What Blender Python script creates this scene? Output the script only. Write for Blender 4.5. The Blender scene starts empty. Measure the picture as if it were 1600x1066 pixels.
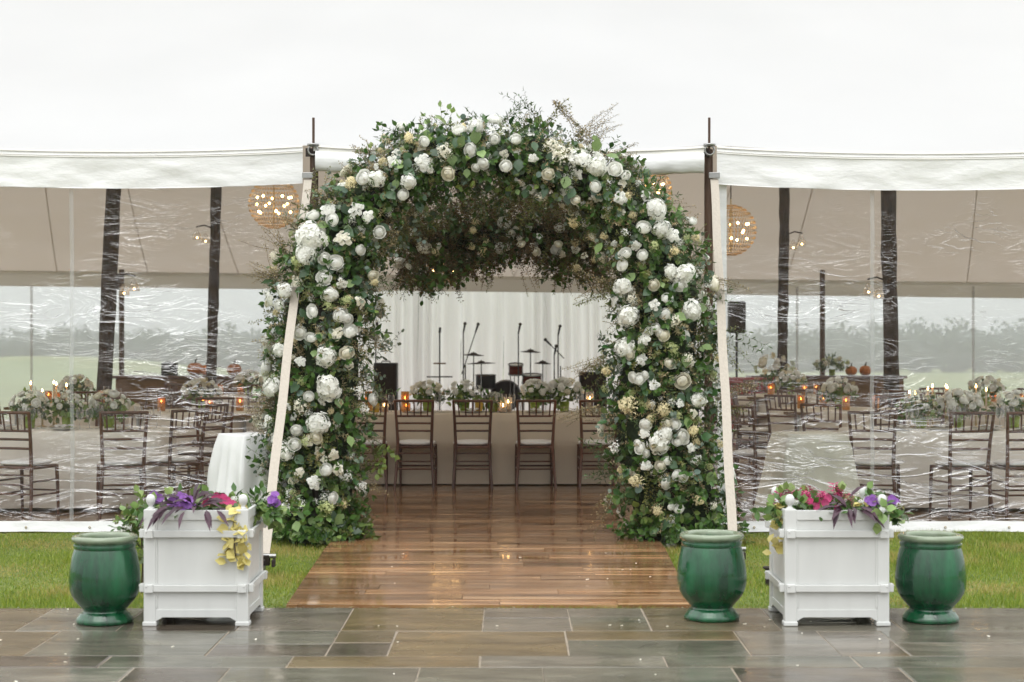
import bpy, math, random
import numpy as np
from mathutils import Vector, Matrix, noise
random.seed(7); rng = np.random.default_rng(7)
S = bpy.context.scene; C = S.collection
PI = math.pi
# ------------------------------------------------------------------ camera
F = 2700.0; CH = 1.6                       # focal length in photo pixels, camera height
cam = bpy.data.objects.new('camera', bpy.data.cameras.new('camera')); C.objects.link(cam)
cam.location = (0, 0, CH); cam.rotation_euler = (PI/2, 0, 0)
cam.data.sensor_width = 36; cam.data.lens = F*36/1600; cam.data.clip_end = 3000
cam.data.dof.use_dof = True; cam.data.dof.focus_distance = 13.2; cam.data.dof.aperture_fstop = 3.2
S.camera = cam
# ------------------------------------------------------------------ overcast sky and soft sun
W = bpy.data.worlds.new('World'); S.world = W; W.use_nodes = True
nt = W.node_tree; nt.nodes.clear()
sky = nt.nodes.new('ShaderNodeTexSky'); sky.sky_type = 'NISHITA'; sky.sun_disc = False
sky.sun_elevation = math.radians(58); sky.sun_rotation = math.radians(200)
sky.air_density = 1.2; sky.dust_density = 6.0; sky.ozone_density = 1.0
hs = nt.nodes.new('ShaderNodeHueSaturation'); hs.inputs['Saturation'].default_value = 0.18
mx = nt.nodes.new('ShaderNodeMix'); mx.data_type = 'RGBA'; mx.inputs['Factor'].default_value = 0.85
# cloud layer: the standard overcast sky, three times brighter overhead than at the horizon, all round
geo = nt.nodes.new('ShaderNodeTexCoord'); sep = nt.nodes.new('ShaderNodeSeparateXYZ')
mr = nt.nodes.new('ShaderNodeMapRange'); mr.inputs['From Min'].default_value = 0; mr.inputs['From Max'].default_value = 1
mr.inputs['To Min'].default_value = 8.0; mr.inputs['To Max'].default_value = 26.0
vm = nt.nodes.new('ShaderNodeVectorMath'); vm.operation = 'SCALE'; vm.inputs[0].default_value = (0.985, 1.0, 1.01)
bg = nt.nodes.new('ShaderNodeBackground'); bg.inputs['Strength'].default_value = 0.10
wo = nt.nodes.new('ShaderNodeOutputWorld')
L = nt.links.new
L(sky.outputs[0], hs.inputs['Color']); L(geo.outputs['Generated'], sep.inputs[0]); L(sep.outputs['Z'], mr.inputs['Value'])
L(mr.outputs[0], vm.inputs['Scale']); L(hs.outputs[0], mx.inputs['A']); L(vm.outputs[0], mx.inputs['B'])
L(mx.outputs['Result'], bg.inputs['Color']); L(bg.outputs[0], wo.inputs['Surface'])
sun = bpy.data.objects.new('sun', bpy.data.lights.new('sun', 'SUN')); C.objects.link(sun)
sun.data.energy = 0.6; sun.data.angle = math.radians(40); sun.data.color = (1.0, 0.98, 0.95)
sun.rotation_euler = (math.radians(32), 0, math.radians(-20))
S.view_settings.view_transform = 'Standard'; S.view_settings.look = 'None'
S.view_settings.exposure = 0.2; S.view_settings.gamma = 1; S.view_settings.use_curve_mapping = False
S.cycles.use_denoising = True
S.cycles.max_bounces = 8; S.cycles.diffuse_bounces = 4; S.cycles.glossy_bounces = 3
S.cycles.transmission_bounces = 4; S.cycles.transparent_max_bounces = 14
S.cycles.caustics_reflective = False; S.cycles.caustics_refractive = False

def P(px, py, d):                            # photo pixel + distance -> world
    return Vector(((px-800)/F*d, d, CH-(py-533)/F*d))
def X(px, d): return (px-800)/F*d
def Z(py, d): return CH-(py-533)/F*d
FZ = 0.05                                   # tent floor height
# ------------------------------------------------------------------ materials
def new_mat(name):
    m = bpy.data.materials.new(name); m.use_nodes = True
    n = m.node_tree; n.nodes.clear(); o = n.nodes.new('ShaderNodeOutputMaterial')
    return m, n, o
def node(n, t, **kw):
    x = n.nodes.new(t)
    for k, v in kw.items():
        if hasattr(x, k): setattr(x, k, v)
        else: x.inputs[k.replace('_', ' ')].default_value = v
    return x
def coords(n, scale, obj=True):
    tc = n.nodes.new('ShaderNodeTexCoord'); mp = n.nodes.new('ShaderNodeMapping'); mp.inputs['Scale'].default_value = scale
    n.links.new(tc.outputs['Object'], mp.inputs['Vector']); return mp
def mat(name, col, rough=0.6, var=0.15, scale=(8, 8, 8), bump=0.0, metal=0.0, rnd=0.0, spec=0.5, coat=0.0, transl=0.0, attr=False, detail=4, rough_var=0.0, sheen=0.0, bdist=0.01):
    m, n, o = new_mat(name); l = n.links.new
    b = n.nodes.new('ShaderNodeBsdfPrincipled'); b.inputs['Metallic'].default_value = metal
    b.inputs['Roughness'].default_value = rough; b.inputs['Specular IOR Level'].default_value = spec; b.inputs['Coat Weight'].default_value = coat
    b.inputs['Coat Roughness'].default_value = 0.08; b.inputs['Sheen Weight'].default_value = sheen
    mp = coords(n, scale); nz = n.nodes.new('ShaderNodeTexNoise'); nz.inputs['Scale'].default_value = 1.0; nz.inputs['Detail'].default_value = detail
    l(mp.outputs[0], nz.inputs['Vector'])
    mrn = n.nodes.new('ShaderNodeMapRange'); mrn.inputs['From Min'].default_value = .25; mrn.inputs['From Max'].default_value = .75
    mrn.inputs['To Min'].default_value = 1-var; mrn.inputs['To Max'].default_value = 1+var; l(nz.outputs['Fac'], mrn.inputs['Value'])
    v = n.nodes.new('ShaderNodeVectorMath'); v.operation = 'SCALE'; l(mrn.outputs[0], v.inputs['Scale'])
    if attr:
        a = n.nodes.new('ShaderNodeAttribute'); a.attribute_name = 'tint'; l(a.outputs['Color'], v.inputs[0])
    else: v.inputs[0].default_value = col
    out = v.outputs[0]
    if rnd:
        oi = n.nodes.new('ShaderNodeObjectInfo'); r2 = n.nodes.new('ShaderNodeMapRange')
        r2.inputs['To Min'].default_value = 1-rnd; r2.inputs['To Max'].default_value = 1+rnd; l(oi.outputs['Random'], r2.inputs['Value'])
        v2 = n.nodes.new('ShaderNodeVectorMath'); v2.operation = 'SCALE'; l(out, v2.inputs[0]); l(r2.outputs[0], v2.inputs['Scale']); out = v2.outputs[0]
    l(out, b.inputs['Base Color'])
    if rough_var:
        r3 = n.nodes.new('ShaderNodeMapRange'); r3.inputs['From Min'].default_value = .3; r3.inputs['From Max'].default_value = .7
        r3.inputs['To Min'].default_value = max(0.02, rough-rough_var); r3.inputs['To Max'].default_value = min(1, rough+rough_var)
        n2 = n.nodes.new('ShaderNodeTexNoise'); n2.inputs['Scale'].default_value = 3; l(coords(n, (1, 1, 1)).outputs[0], n2.inputs['Vector'])
        l(n2.outputs['Fac'], r3.inputs['Value']); l(r3.outputs[0], b.inputs['Roughness'])
    if bump:
        bp = n.nodes.new('ShaderNodeBump'); bp.inputs['Strength'].default_value = bump; bp.inputs['Distance'].default_value = bdist
        l(nz.outputs['Fac'], bp.inputs['Height']); l(bp.outputs[0], b.inputs['Normal'])
    if transl:
        t = n.nodes.new('ShaderNodeBsdfTranslucent'); l(out, t.inputs['Color'])
        ms = n.nodes.new('ShaderNodeMixShader'); ms.inputs[0].default_value = transl
        l(b.outputs[0], ms.inputs[1]); l(t.outputs[0], ms.inputs[2]); l(ms.outputs[0], o.inputs['Surface'])
    else: l(b.outputs[0], o.inputs['Surface'])
    return m
def emit(name, col, strength):
    m, n, o = new_mat(name); e = n.nodes.new('ShaderNodeEmission'); e.inputs['Color'].default_value = (*col, 1); e.inputs['Strength'].default_value = strength
    n.links.new(e.outputs[0], o.inputs['Surface']); return m
def glassy(name, col, fac, rough=0.03, tcol=(0.95, 0.95, 0.95)):
    m, n, o = new_mat(name); l = n.links.new
    t = n.nodes.new('ShaderNodeBsdfTransparent'); t.inputs['Color'].default_value = (*tcol, 1)
    g = n.nodes.new('ShaderNodeBsdfPrincipled'); g.inputs['Base Color'].default_value = (*col, 1); g.inputs['Roughness'].default_value = rough
    lw = n.nodes.new('ShaderNodeLayerWeight'); lw.inputs['Blend'].default_value = 0.5
    mr_ = n.nodes.new('ShaderNodeMapRange'); mr_.inputs['To Min'].default_value = fac; mr_.inputs['To Max'].default_value = min(1, fac+0.5)
    l(lw.outputs['Facing'], mr_.inputs['Value'])
    ms = n.nodes.new('ShaderNodeMixShader'); l(mr_.outputs[0], ms.inputs[0]); l(t.outputs[0], ms.inputs[1]); l(g.outputs[0], ms.inputs[2])
    l(ms.outputs[0], o.inputs['Surface']); return m
M = {}
M['white_paint'] = mat('white_paint', (.635, .645, .625), .38, .055, (11, 11, 1.6), .06)
M['white_vinyl'] = mat('white_vinyl', (.85, .855, .85), .45, .03, (3.5, 3.5, 9), .6, bdist=.03, transl=.12)
M['eave_band'] = mat('eave_band', (.66, .65, .60), .6, .16, (1.2, 4, 12), .1)
M['webbing'] = mat('webbing', (.46, .415, .35), .85, .07, (60, 60, 14), .35)
M['pole_wood'] = mat('pole_wood', (.075, .038, .02), .55, .45, (22, 22, 2.5), .5)
M['bark_pole'] = mat('bark_pole', (.05, .032, .024), .85, .6, (16, 16, 5), 1.0, bdist=.04)
M['steel'] = mat('steel', (.35, .35, .34), .35, .2, (20, 20, 20), .1, metal=.9)
M['dark_steel'] = mat('dark_steel', (.035, .026, .022), .6, .3, (30, 30, 30), .2, metal=.4)
M['black'] = mat('black', (.012, .012, .013), .5, .2, (10, 10, 10), .1)
M['chrome'] = mat('chrome', (.3, .3, .3), .2, .05, metal=1)
M['chair_wood'] = mat('chair_wood', (.11, .042, .021), .28, .35, (30, 30, 4), .1, rnd=.25, coat=.3)
M['cushion'] = mat('cushion', (.84, .83, .81), .9, .04, (40, 40, 40), .2)
M['linen'] = mat('linen', (.66, .57, .45), .95, .05, (150, 150, 150), .35, sheen=.2)
M['linen_pale'] = mat('linen_pale', (.82, .77, .68), .95, .04, (130, 130, 130), .3)
M['cotton_white'] = mat('cotton_white', (.74, .745, .74), .85, .03, (5, 5, 5), .2, bdist=.03)
M['cotton_cream'] = mat('cotton_cream', (.78, .75, .62), .85, .03, (5, 5, 5), .2, bdist=.03)
M['drape'] = mat('drape', (.86, .85, .85), .9, .03, (6, 6, 1), .1, transl=.8)
M['leaf'] = mat('leaf', (.05, .1, .03), .36, .2, (12, 12, 12), attr=True, transl=.18)
M['twig'] = mat('twig', (.06, .04, .025), .8, .3, (30, 30, 30))
M['petal_white'] = mat('petal_white', (.93, .93, .88), .6, .03, (20, 20, 20), rnd=.05, transl=.28)
M['petal_cream'] = mat('petal_cream', (.92, .89, .77), .6, .05, (20, 20, 20), rnd=.07, transl=.28)
M['petal_yellow'] = mat('petal_yellow', (.80, .71, .44), .65, .12, (30, 30, 30), rnd=.12, transl=.2)
M['petal_green'] = mat('petal_green', (.50, .55, .26), .65, .15, (30, 30, 30), rnd=.15, transl=.2)
M['core_shade'] = mat('core_shade', (.022, .035, .014), .95, .6, (30, 30, 30), .8)  # near-black green standing in for shade in the gaps between leaves
M['soil'] = mat('soil', (.02, .013, .009), .95, .4, (40, 40, 40), .8)
M['purple'] = mat('purple', (.30, .12, .44), .6, .2, (40, 40, 40), rnd=.2, transl=.25)
M['magenta'] = mat('magenta', (.42, .03, .13), .6, .25, (40, 40, 40), rnd=.3, transl=.25)
M['purple_leaf'] = mat('purple_leaf', (.042, .011, .024), .45, .4, (20, 20, 20), rnd=.3, transl=.1)
M['lime_leaf'] = mat('lime_leaf', (.62, .54, .19), .5, .2, (20, 20, 20), rnd=.2, transl=.25)
M['green_leaf'] = mat('green_leaf', (.07, .15, .03), .45, .25, (20, 20, 20), rnd=.4, transl=.2)
M['dark_leaf'] = mat('dark_leaf', (.03, .085, .022), .35, .2, (14, 14, 14), rnd=.4, transl=.12)
M['light_leaf'] = mat('light_leaf', (.20, .30, .10), .45, .2, (14, 14, 14), rnd=.3, transl=.2)
M['euc_leaf'] = mat('euc_leaf', (.125, .19, .15), .55, .15, (14, 14, 14), rnd=.25, transl=.12)
M['glass'] = glassy('glass', (.8, .8, .8), .06)
M['amber_glass'] = glassy('amber_glass', (.75, .38, .12), .45, .15, (.95, .72, .45))
M['yellow_glass'] = glassy('yellow_glass', (.7, .5, .1), .5, .1, (.95, .8, .3))
M['green_glass'] = glassy('green_glass', (.35, .45, .08), .6, .2, (.7, .8, .3))
M['wax'] = mat('wax', (.75, .60, .42), .5, .05, transl=.3)
M['flame'] = emit('flame', (1.0, .55, .18), 45)
M['bulb'] = emit('bulb', (1.0, .62, .25), 16)
M['bead'] = glassy('bead', (.86, .68, .44), .35, .12, (.98, .9, .76))
M['china'] = mat('china', (.8, .8, .78), .2, .02)
M['brass'] = mat('brass', (.5, .4, .24), .35, .2, (10, 10, 10), metal=1)
M['drum_red'] = mat('drum_red', (.11, .02, .013), .2, .3, (3, 3, 30), coat=.6)
M['pumpkin'] = mat('pumpkin', (.62, .2, .04), .5, .15, (6, 6, 6), rnd=.25)
M['cherry_red'] = mat('cherry_red', (.35, .03, .03), .5, .15, (8, 8, 8))
M['crate'] = mat('crate', (.2, .12, .06), .8, .3, (3, 20, 20), .2)
M['bush'] = mat('bush', (.045, .075, .035), .8, .3, (.8, .8, .8), attr=True)
M['bud'] = mat('bud', (.30, .24, .13), .7, .25, (40, 40, 40), attr=True)

def urn_mat():
    m, n, o = new_mat('green_glaze'); l = n.links.new
    b = n.nodes.new('ShaderNodeBsdfPrincipled'); b.inputs['Roughness'].default_value = .06; b.inputs['Coat Weight'].default_value = .5; b.inputs['Coat Roughness'].default_value = .03
    nz = node(n, 'ShaderNodeTexNoise', Scale=1.0, Detail=6.0); l(coords(n, (16, 16, 2.2)).outputs[0], nz.inputs['Vector'])
    cr = n.nodes.new('ShaderNodeValToRGB'); e = cr.color_ramp.elements
    e[0].position = .3; e[0].color = (.001, .03, .012, 1); e[1].position = .72; e[1].color = (.004, .115, .038, 1)
    l(nz.outputs['Fac'], cr.inputs[0])
    # worn, lime-stained rim: the glaze is rubbed thin on the lip
    tc = n.nodes.new('ShaderNodeTexCoord'); sp = n.nodes.new('ShaderNodeSeparateXYZ'); l(tc.outputs['Object'], sp.inputs[0])
    n2 = node(n, 'ShaderNodeTexNoise', Scale=14.0, Detail=5.0); l(tc.outputs['Object'], n2.inputs['Vector'])
    ad = node(n, 'ShaderNodeMath', operation='MULTIPLY_ADD'); l(n2.outputs['Fac'], ad.inputs[0]); ad.inputs[1].default_value = .035; l(sp.outputs['Z'], ad.inputs[2])
    mr_ = n.nodes.new('ShaderNodeMapRange'); mr_.inputs['From Min'].default_value = .458; mr_.inputs['From Max'].default_value = .485; l(ad.outputs[0], mr_.inputs['Value'])
    mr_.inputs['To Max'].default_value = .75
    mx_ = n.nodes.new('ShaderNodeMix'); mx_.data_type = 'RGBA'; l(mr_.outputs[0], mx_.inputs['Factor']); l(cr.outputs[0], mx_.inputs['A']); mx_.inputs['B'].default_value = (.26, .30, .20, 1)
    l(mx_.outputs['Result'], b.inputs['Base Color'])
    bp = n.nodes.new('ShaderNodeBump'); bp.inputs['Strength'].default_value = .5; bp.inputs['Distance'].default_value = .006
    n3 = node(n, 'ShaderNodeTexNoise', Scale=1.0, Detail=4.0); l(coords(n, (40, 40, 14)).outputs[0], n3.inputs['Vector'])
    l(n3.outputs['Fac'], bp.inputs['Height']); l(bp.outputs[0], b.inputs['Normal']); l(bp.outputs[0], b.inputs['Coat Normal'])
    l(b.outputs[0], o.inputs['Surface']); return m
M['urn'] = urn_mat()
def stone_mat():
    m, n, o = new_mat('wet_bluestone'); l = n.links.new
    b = n.nodes.new('ShaderNodeBsdfPrincipled')
    oi = n.nodes.new('ShaderNodeObjectInfo'); cr = n.nodes.new('ShaderNodeValToRGB'); cr.color_ramp.interpolation = 'CONSTANT'
    cols = [(.135, .118, .092), (.115, .107, .082), (.135, .098, .05), (.082, .066, .05), (.15, .137, .108), (.108, .102, .076), (.12, .092, .054), (.125, .105, .08)]
    e = cr.color_ramp.elements
    while len(e) < len(cols): e.new(.5)
    for i, c in enumerate(cols): e[i].position = i/len(cols); e[i].color = (*c, 1)
    l(oi.outputs['Random'], cr.inputs[0])
    tc = n.nodes.new('ShaderNodeTexCoord'); ad = n.nodes.new('ShaderNodeVectorMath'); l(tc.outputs['Object'], ad.inputs[0])
    cb = n.nodes.new('ShaderNodeCombineXYZ'); mu = node(n, 'ShaderNodeMath', operation='MULTIPLY'); mu.inputs[1].default_value = 37; l(oi.outputs['Random'], mu.inputs[0])
    l(mu.outputs[0], cb.inputs[2]); l(cb.outputs[0], ad.inputs[1])
    mp = n.nodes.new('ShaderNodeMapping'); mp.inputs['Scale'].default_value = (1.6, 4.5, 1); l(ad.outputs[0], mp.inputs['Vector'])
    nz = node(n, 'ShaderNodeTexNoise', Scale=1.6, Detail=7.0, Distortion=.6); l(mp.outputs[0], nz.inputs['Vector'])
    mr_ = n.nodes.new('ShaderNodeMapRange'); mr_.inputs['From Min'].default_value = .3; mr_.inputs['From Max'].default_value = .7; mr_.inputs['To Min'].default_value = .6; mr_.inputs['To Max'].default_value = 1.35
    l(nz.outputs['Fac'], mr_.inputs['Value'])
    v = n.nodes.new('ShaderNodeVectorMath'); v.operation = 'SCALE'; l(cr.outputs[0], v.inputs[0]); l(mr_.outputs[0], v.inputs['Scale'])
    rust = n.nodes.new('ShaderNodeMix'); rust.data_type = 'RGBA'; rust.inputs['B'].default_value = (.16, .105, .045, 1)
    n4 = node(n, 'ShaderNodeTexNoise', Scale=1.1, Detail=5.0); l(ad.outputs[0], n4.inputs['Vector'])
    m4 = n.nodes.new('ShaderNodeMapRange'); m4.inputs['From Min'].default_value = .58; m4.inputs['From Max'].default_value = .72; m4.inputs['To Max'].default_value = .6; l(n4.outputs['Fac'], m4.inputs['Value'])
    l(m4.outputs[0], rust.inputs['Factor']); l(v.outputs[0], rust.inputs['A']); l(rust.outputs['Result'], b.inputs['Base Color'])
    n2 = node(n, 'ShaderNodeTexNoise', Scale=1.8, Detail=3.0); l(ad.outputs[0], n2.inputs['Vector'])
    m2 = n.nodes.new('ShaderNodeMapRange'); m2.inputs['From Min'].default_value = .35; m2.inputs['From Max'].default_value = .62; m2.inputs['To Min'].default_value = .07; m2.inputs['To Max'].default_value = .28
    l(n2.outputs['Fac'], m2.inputs['Value']); l(m2.outputs[0], b.inputs['Roughness'])
    bp = n.nodes.new('ShaderNodeBump'); bp.inputs['Strength'].default_value = .35; bp.inputs['Distance'].default_value = .012; l(nz.outputs['Fac'], bp.inputs['Height']); l(bp.outputs[0], b.inputs['Normal'])
    l(b.outputs[0], o.inputs['Surface']); return m
M['stone'] = stone_mat()
M['mortar'] = mat('mortar', (.24, .20, .15), .8, .25, (20, 20, 20), .5)
def plank_mat():
    m, n, o = new_mat('wet_plank'); l = n.links.new
    b = n.nodes.new('ShaderNodeBsdfPrincipled'); oi = n.nodes.new('ShaderNodeObjectInfo')
    tc = n.nodes.new('ShaderNodeTexCoord'); ad = n.nodes.new('ShaderNodeVectorMath'); l(tc.outputs['Object'], ad.inputs[0])
    cb = n.nodes.new('ShaderNodeCombineXYZ'); mu = node(n, 'ShaderNodeMath', operation='MULTIPLY'); mu.inputs[1].default_value = 53; l(oi.outputs['Random'], mu.inputs[0])
    l(mu.outputs[0], cb.inputs[0]); l(mu.outputs[0], cb.inputs[1]); l(cb.outputs[0], ad.inputs[1])
    mp = n.nodes.new('ShaderNodeMapping'); mp.inputs['Scale'].default_value = (1.0, 11, 1); l(ad.outputs[0], mp.inputs['Vector'])
    nz = node(n, 'ShaderNodeTexNoise', Scale=1.0, Detail=6.0, Distortion=.4); l(mp.outputs[0], nz.inputs['Vector'])
    cr = n.nodes.new('ShaderNodeValToRGB'); e = cr.color_ramp.elements
    e[0].position = .28; e[0].color = (.085, .036, .015, 1); e[1].position = .74; e[1].color = (.50, .32, .175, 1); x = e.new(.5); x.color = (.25, .128, .06, 1)
    l(nz.outputs['Fac'], cr.inputs[0])
    r2 = n.nodes.new('ShaderNodeMapRange'); r2.inputs['To Min'].default_value = .6; r2.inputs['To Max'].default_value = 1.4; l(oi.outputs['Random'], r2.inputs['Value'])
    v = n.nodes.new('ShaderNodeVectorMath'); v.operation = 'SCALE'; l(cr.outputs[0], v.inputs[0]); l(r2.outputs[0], v.inputs['Scale']); l(v.outputs[0], b.inputs['Base Color'])
    n2 = node(n, 'ShaderNodeTexNoise', Scale=2.2, Detail=4.0); l(ad.outputs[0], n2.inputs['Vector'])
    m2 = n.nodes.new('ShaderNodeMapRange'); m2.inputs['From Min'].default_value = .35; m2.inputs['From Max'].default_value = .65; m2.inputs['To Min'].default_value = .06; m2.inputs['To Max'].default_value = .22
    l(n2.outputs['Fac'], m2.inputs['Value']); l(m2.outputs[0], b.inputs['Roughness'])
    bp = n.nodes.new('ShaderNodeBump'); bp.inputs['Strength'].default_value = .08; bp.inputs['Distance'].default_value = .003; l(nz.outputs['Fac'], bp.inputs['Height']); l(bp.outputs[0], b.inputs['Normal'])
    l(b.outputs[0], o.inputs['Surface']); return m
M['plank'] = plank_mat()
def roof_mat():
    m, n, o = new_mat('sailcloth'); l = n.links.new
    d = n.nodes.new('ShaderNodeBsdfDiffuse'); t = n.nodes.new('ShaderNodeBsdfTranslucent')
    nz = node(n, 'ShaderNodeTexNoise', Scale=1.0, Detail=4.0); l(coords(n, (.5, .5, .5)).outputs[0], nz.inputs['Vector'])
    mr_ = n.nodes.new('ShaderNodeMapRange'); mr_.inputs['To Min'].default_value = .93; mr_.inputs['To Max'].default_value = 1.05; l(nz.outputs['Fac'], mr_.inputs['Value'])
    v = n.nodes.new('ShaderNodeVectorMath'); v.operation = 'SCALE'; v.inputs[0].default_value = (.615, .62, .62); l(mr_.outputs[0], v.inputs['Scale']); l(v.outputs[0], d.inputs['Color'])
    v2 = n.nodes.new('ShaderNodeVectorMath'); v2.operation = 'SCALE'; v2.inputs[0].default_value = (.565, .49, .405); l(mr_.outputs[0], v2.inputs['Scale']); l(v2.outputs[0], t.inputs['Color'])
    ms = n.nodes.new('ShaderNodeMixShader'); ms.inputs[0].default_value = .29; l(d.outputs[0], ms.inputs[1]); l(t.outputs[0], ms.inputs[2]); l(ms.outputs[0], o.inputs['Surface']); return m
M['roof'] = roof_mat()
def vinyl_mat(name, seed, bump=1.0, veil=.05):
    m, n, o = new_mat(name); l = n.links.new
    tc = n.nodes.new('ShaderNodeTexCoord')
    def nz(scale, loc, detail, dist):
        mp = n.nodes.new('ShaderNodeMapping'); mp.inputs['Scale'].default_value = scale; mp.inputs['Location'].default_value = loc
        mp.inputs['Rotation'].default_value = (0, .12, 0)
        l(tc.outputs['Object'], mp.inputs['Vector']); t = node(n, 'ShaderNodeTexNoise', Scale=1.0, Detail=detail, Distortion=dist); l(mp.outputs[0], t.inputs['Vector']); return t.outputs['Fac']
    def ridge(x, w):
        a = node(n, 'ShaderNodeMath', operation='SUBTRACT'); l(x, a.inputs[0]); a.inputs[1].default_value = .5
        b = node(n, 'ShaderNodeMath', operation='ABSOLUTE'); l(a.outputs[0], b.inputs[0])
        c = n.nodes.new('ShaderNodeMapRange'); c.interpolation_type = 'SMOOTHSTEP'; c.inputs['From Min'].default_value = 0; c.inputs['From Max'].default_value = w; c.inputs['To Min'].default_value = 1; c.inputs['To Max'].default_value = 0
        l(b.outputs[0], c.inputs['Value']); return c.outputs[0]
    # waves pressed into the sheet: long crests below, shorter nicks above
    big = ridge(nz((1.5, 1, 6.0), (seed, 0, 0), 4, 1.5), .13)
    small = ridge(nz((4.5, 1, 13.0), (seed+31, 2, 0), 2, 1.0), .085)
    mask = nz((.55, 1, .8), (seed+9, 3, 0), 2, .3)
    sp = n.nodes.new('ShaderNodeSeparateXYZ'); l(tc.outputs['Object'], sp.inputs[0])
    low = n.nodes.new('ShaderNodeMapRange'); low.inputs['From Min'].default_value = 0; low.inputs['From Max'].default_value = 2.4; low.inputs['To Min'].default_value = .16; low.inputs['To Max'].default_value = -.06; l(sp.outputs['Z'], low.inputs['Value'])
    sm = node(n, 'ShaderNodeMath', operation='ADD'); l(mask, sm.inputs[0]); l(low.outputs[0], sm.inputs[1])
    mk = n.nodes.new('ShaderNodeMapRange'); mk.inputs['From Min'].default_value = .49; mk.inputs['From Max'].default_value = .66; l(sm.outputs[0], mk.inputs['Value'])
    mk2 = n.nodes.new('ShaderNodeMapRange'); mk2.inputs['From Min'].default_value = .49; mk2.inputs['From Max'].default_value = .66; mk2.inputs['To Max'].default_value = .5; l(nz((1.3, 1, 2.0), (seed+17, 3, 0), 3, .3), mk2.inputs['Value'])
    c1 = node(n, 'ShaderNodeMath', operation='MULTIPLY'); l(big, c1.inputs[0]); l(mk.outputs[0], c1.inputs[1])
    c2 = node(n, 'ShaderNodeMath', operation='MULTIPLY'); l(small, c2.inputs[0]); l(mk2.outputs[0], c2.inputs[1])
    cr = node(n, 'ShaderNodeMath', operation='MAXIMUM'); l(c1.outputs[0], cr.inputs[0]); l(c2.outputs[0], cr.inputs[1])
    fine = nz((26, 1, 60), (seed+4, 1, 0), 2, .8)
    h = node(n, 'ShaderNodeMath', operation='MULTIPLY_ADD'); l(fine, h.inputs[0]); h.inputs[1].default_value = .05; l(cr.outputs[0], h.inputs[2])
    bp = n.nodes.new('ShaderNodeBump'); bp.inputs['Strength'].default_value = bump; bp.inputs['Distance'].default_value = .03; l(h.outputs[0], bp.inputs['Height'])
    fr = n.nodes.new('ShaderNodeFresnel'); fr.inputs['IOR'].default_value = 1.42; l(bp.outputs[0], fr.inputs['Normal'])
    # reflection boosted beyond plain film on upward crest flanks, painting bright sky streaks
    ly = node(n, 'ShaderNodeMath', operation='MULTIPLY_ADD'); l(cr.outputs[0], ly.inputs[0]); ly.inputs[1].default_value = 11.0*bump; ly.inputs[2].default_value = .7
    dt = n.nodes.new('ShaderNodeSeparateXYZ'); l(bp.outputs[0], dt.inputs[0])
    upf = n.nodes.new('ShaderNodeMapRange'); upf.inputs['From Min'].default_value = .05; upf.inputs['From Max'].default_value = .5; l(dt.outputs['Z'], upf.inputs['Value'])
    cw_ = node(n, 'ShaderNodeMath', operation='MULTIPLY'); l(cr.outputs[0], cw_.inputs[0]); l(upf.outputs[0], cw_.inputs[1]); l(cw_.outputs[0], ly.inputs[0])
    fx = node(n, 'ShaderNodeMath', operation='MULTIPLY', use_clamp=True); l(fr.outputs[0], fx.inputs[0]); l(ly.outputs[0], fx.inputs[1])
    gl = n.nodes.new('ShaderNodeBsdfGlossy'); gl.inputs['Roughness'].default_value = .16; l(bp.outputs[0], gl.inputs['Normal'])
    tr = n.nodes.new('ShaderNodeBsdfTransparent'); tr.inputs['Color'].default_value = (.97, .975, .975, 1)
    tl = n.nodes.new('ShaderNodeBsdfTranslucent'); tl.inputs['Color'].default_value = (.85, .87, .87, 1)
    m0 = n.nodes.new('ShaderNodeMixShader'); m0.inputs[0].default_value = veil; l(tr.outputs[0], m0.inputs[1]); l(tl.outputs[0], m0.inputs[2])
    m1 = n.nodes.new('ShaderNodeMixShader'); l(fx.outputs[0], m1.inputs[0]); l(m0.outputs[0], m1.inputs[1]); l(gl.outputs[0], m1.inputs[2])
    l(m1.outputs[0], o.inputs['Surface']); return m
M['vinyl_a'] = vinyl_mat('clear_vinyl_a', 0.0); M['vinyl_b'] = vinyl_mat('clear_vinyl_b', 21.0); M['vinyl_back'] = vinyl_mat('clear_vinyl_back', 40.0, .15, .42)  # back sheet's added veil stands in for part of the mist over the trees
M['seam'] = glassy('vinyl_seam', (.7, .71, .71), .25, .4, (.9, .9, .9))
def ground_mat():
    m, n, o = new_mat('field_grass'); l = n.links.new
    b = n.nodes.new('ShaderNodeBsdfPrincipled'); b.inputs['Roughness'].default_value = .85
    nz = node(n, 'ShaderNodeTexNoise', Scale=1.0, Detail=8.0); l(coords(n, (.9, .9, .9)).outputs[0], nz.inputs['Vector'])
    cr = n.nodes.new('ShaderNodeValToRGB'); e = cr.color_ramp.elements; e[0].position = .32; e[0].color = (.07, .12, .02, 1); e[1].position = .7; e[1].color = (.17, .19, .045, 1)
    l(nz.outputs['Fac'], cr.inputs[0])
    n2 = node(n, 'ShaderNodeTexNoise', Scale=1.0, Detail=5.0); l(coords(n, (.03, .05, .03)).outputs[0], n2.inputs['Vector'])
    mx_ = n.nodes.new('ShaderNodeMix'); mx_.data_type = 'RGBA'; mx_.inputs['B'].default_value = (.19, .165, .07, 1)
    mr_ = n.nodes.new('ShaderNodeMapRange'); mr_.inputs['From Min'].default_value = .48; mr_.inputs['From Max'].default_value = .7; mr_.inputs['To Max'].default_value = .7; l(n2.outputs['Fac'], mr_.inputs['Value'])
    l(mr_.outputs[0], mx_.inputs['Factor']); l(cr.outputs[0], mx_.inputs['A']); l(mx_.outputs['Result'], b.inputs['Base Color'])
    l(b.outputs[0], o.inputs['Surface']); return m
M['ground'] = ground_mat()
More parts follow.
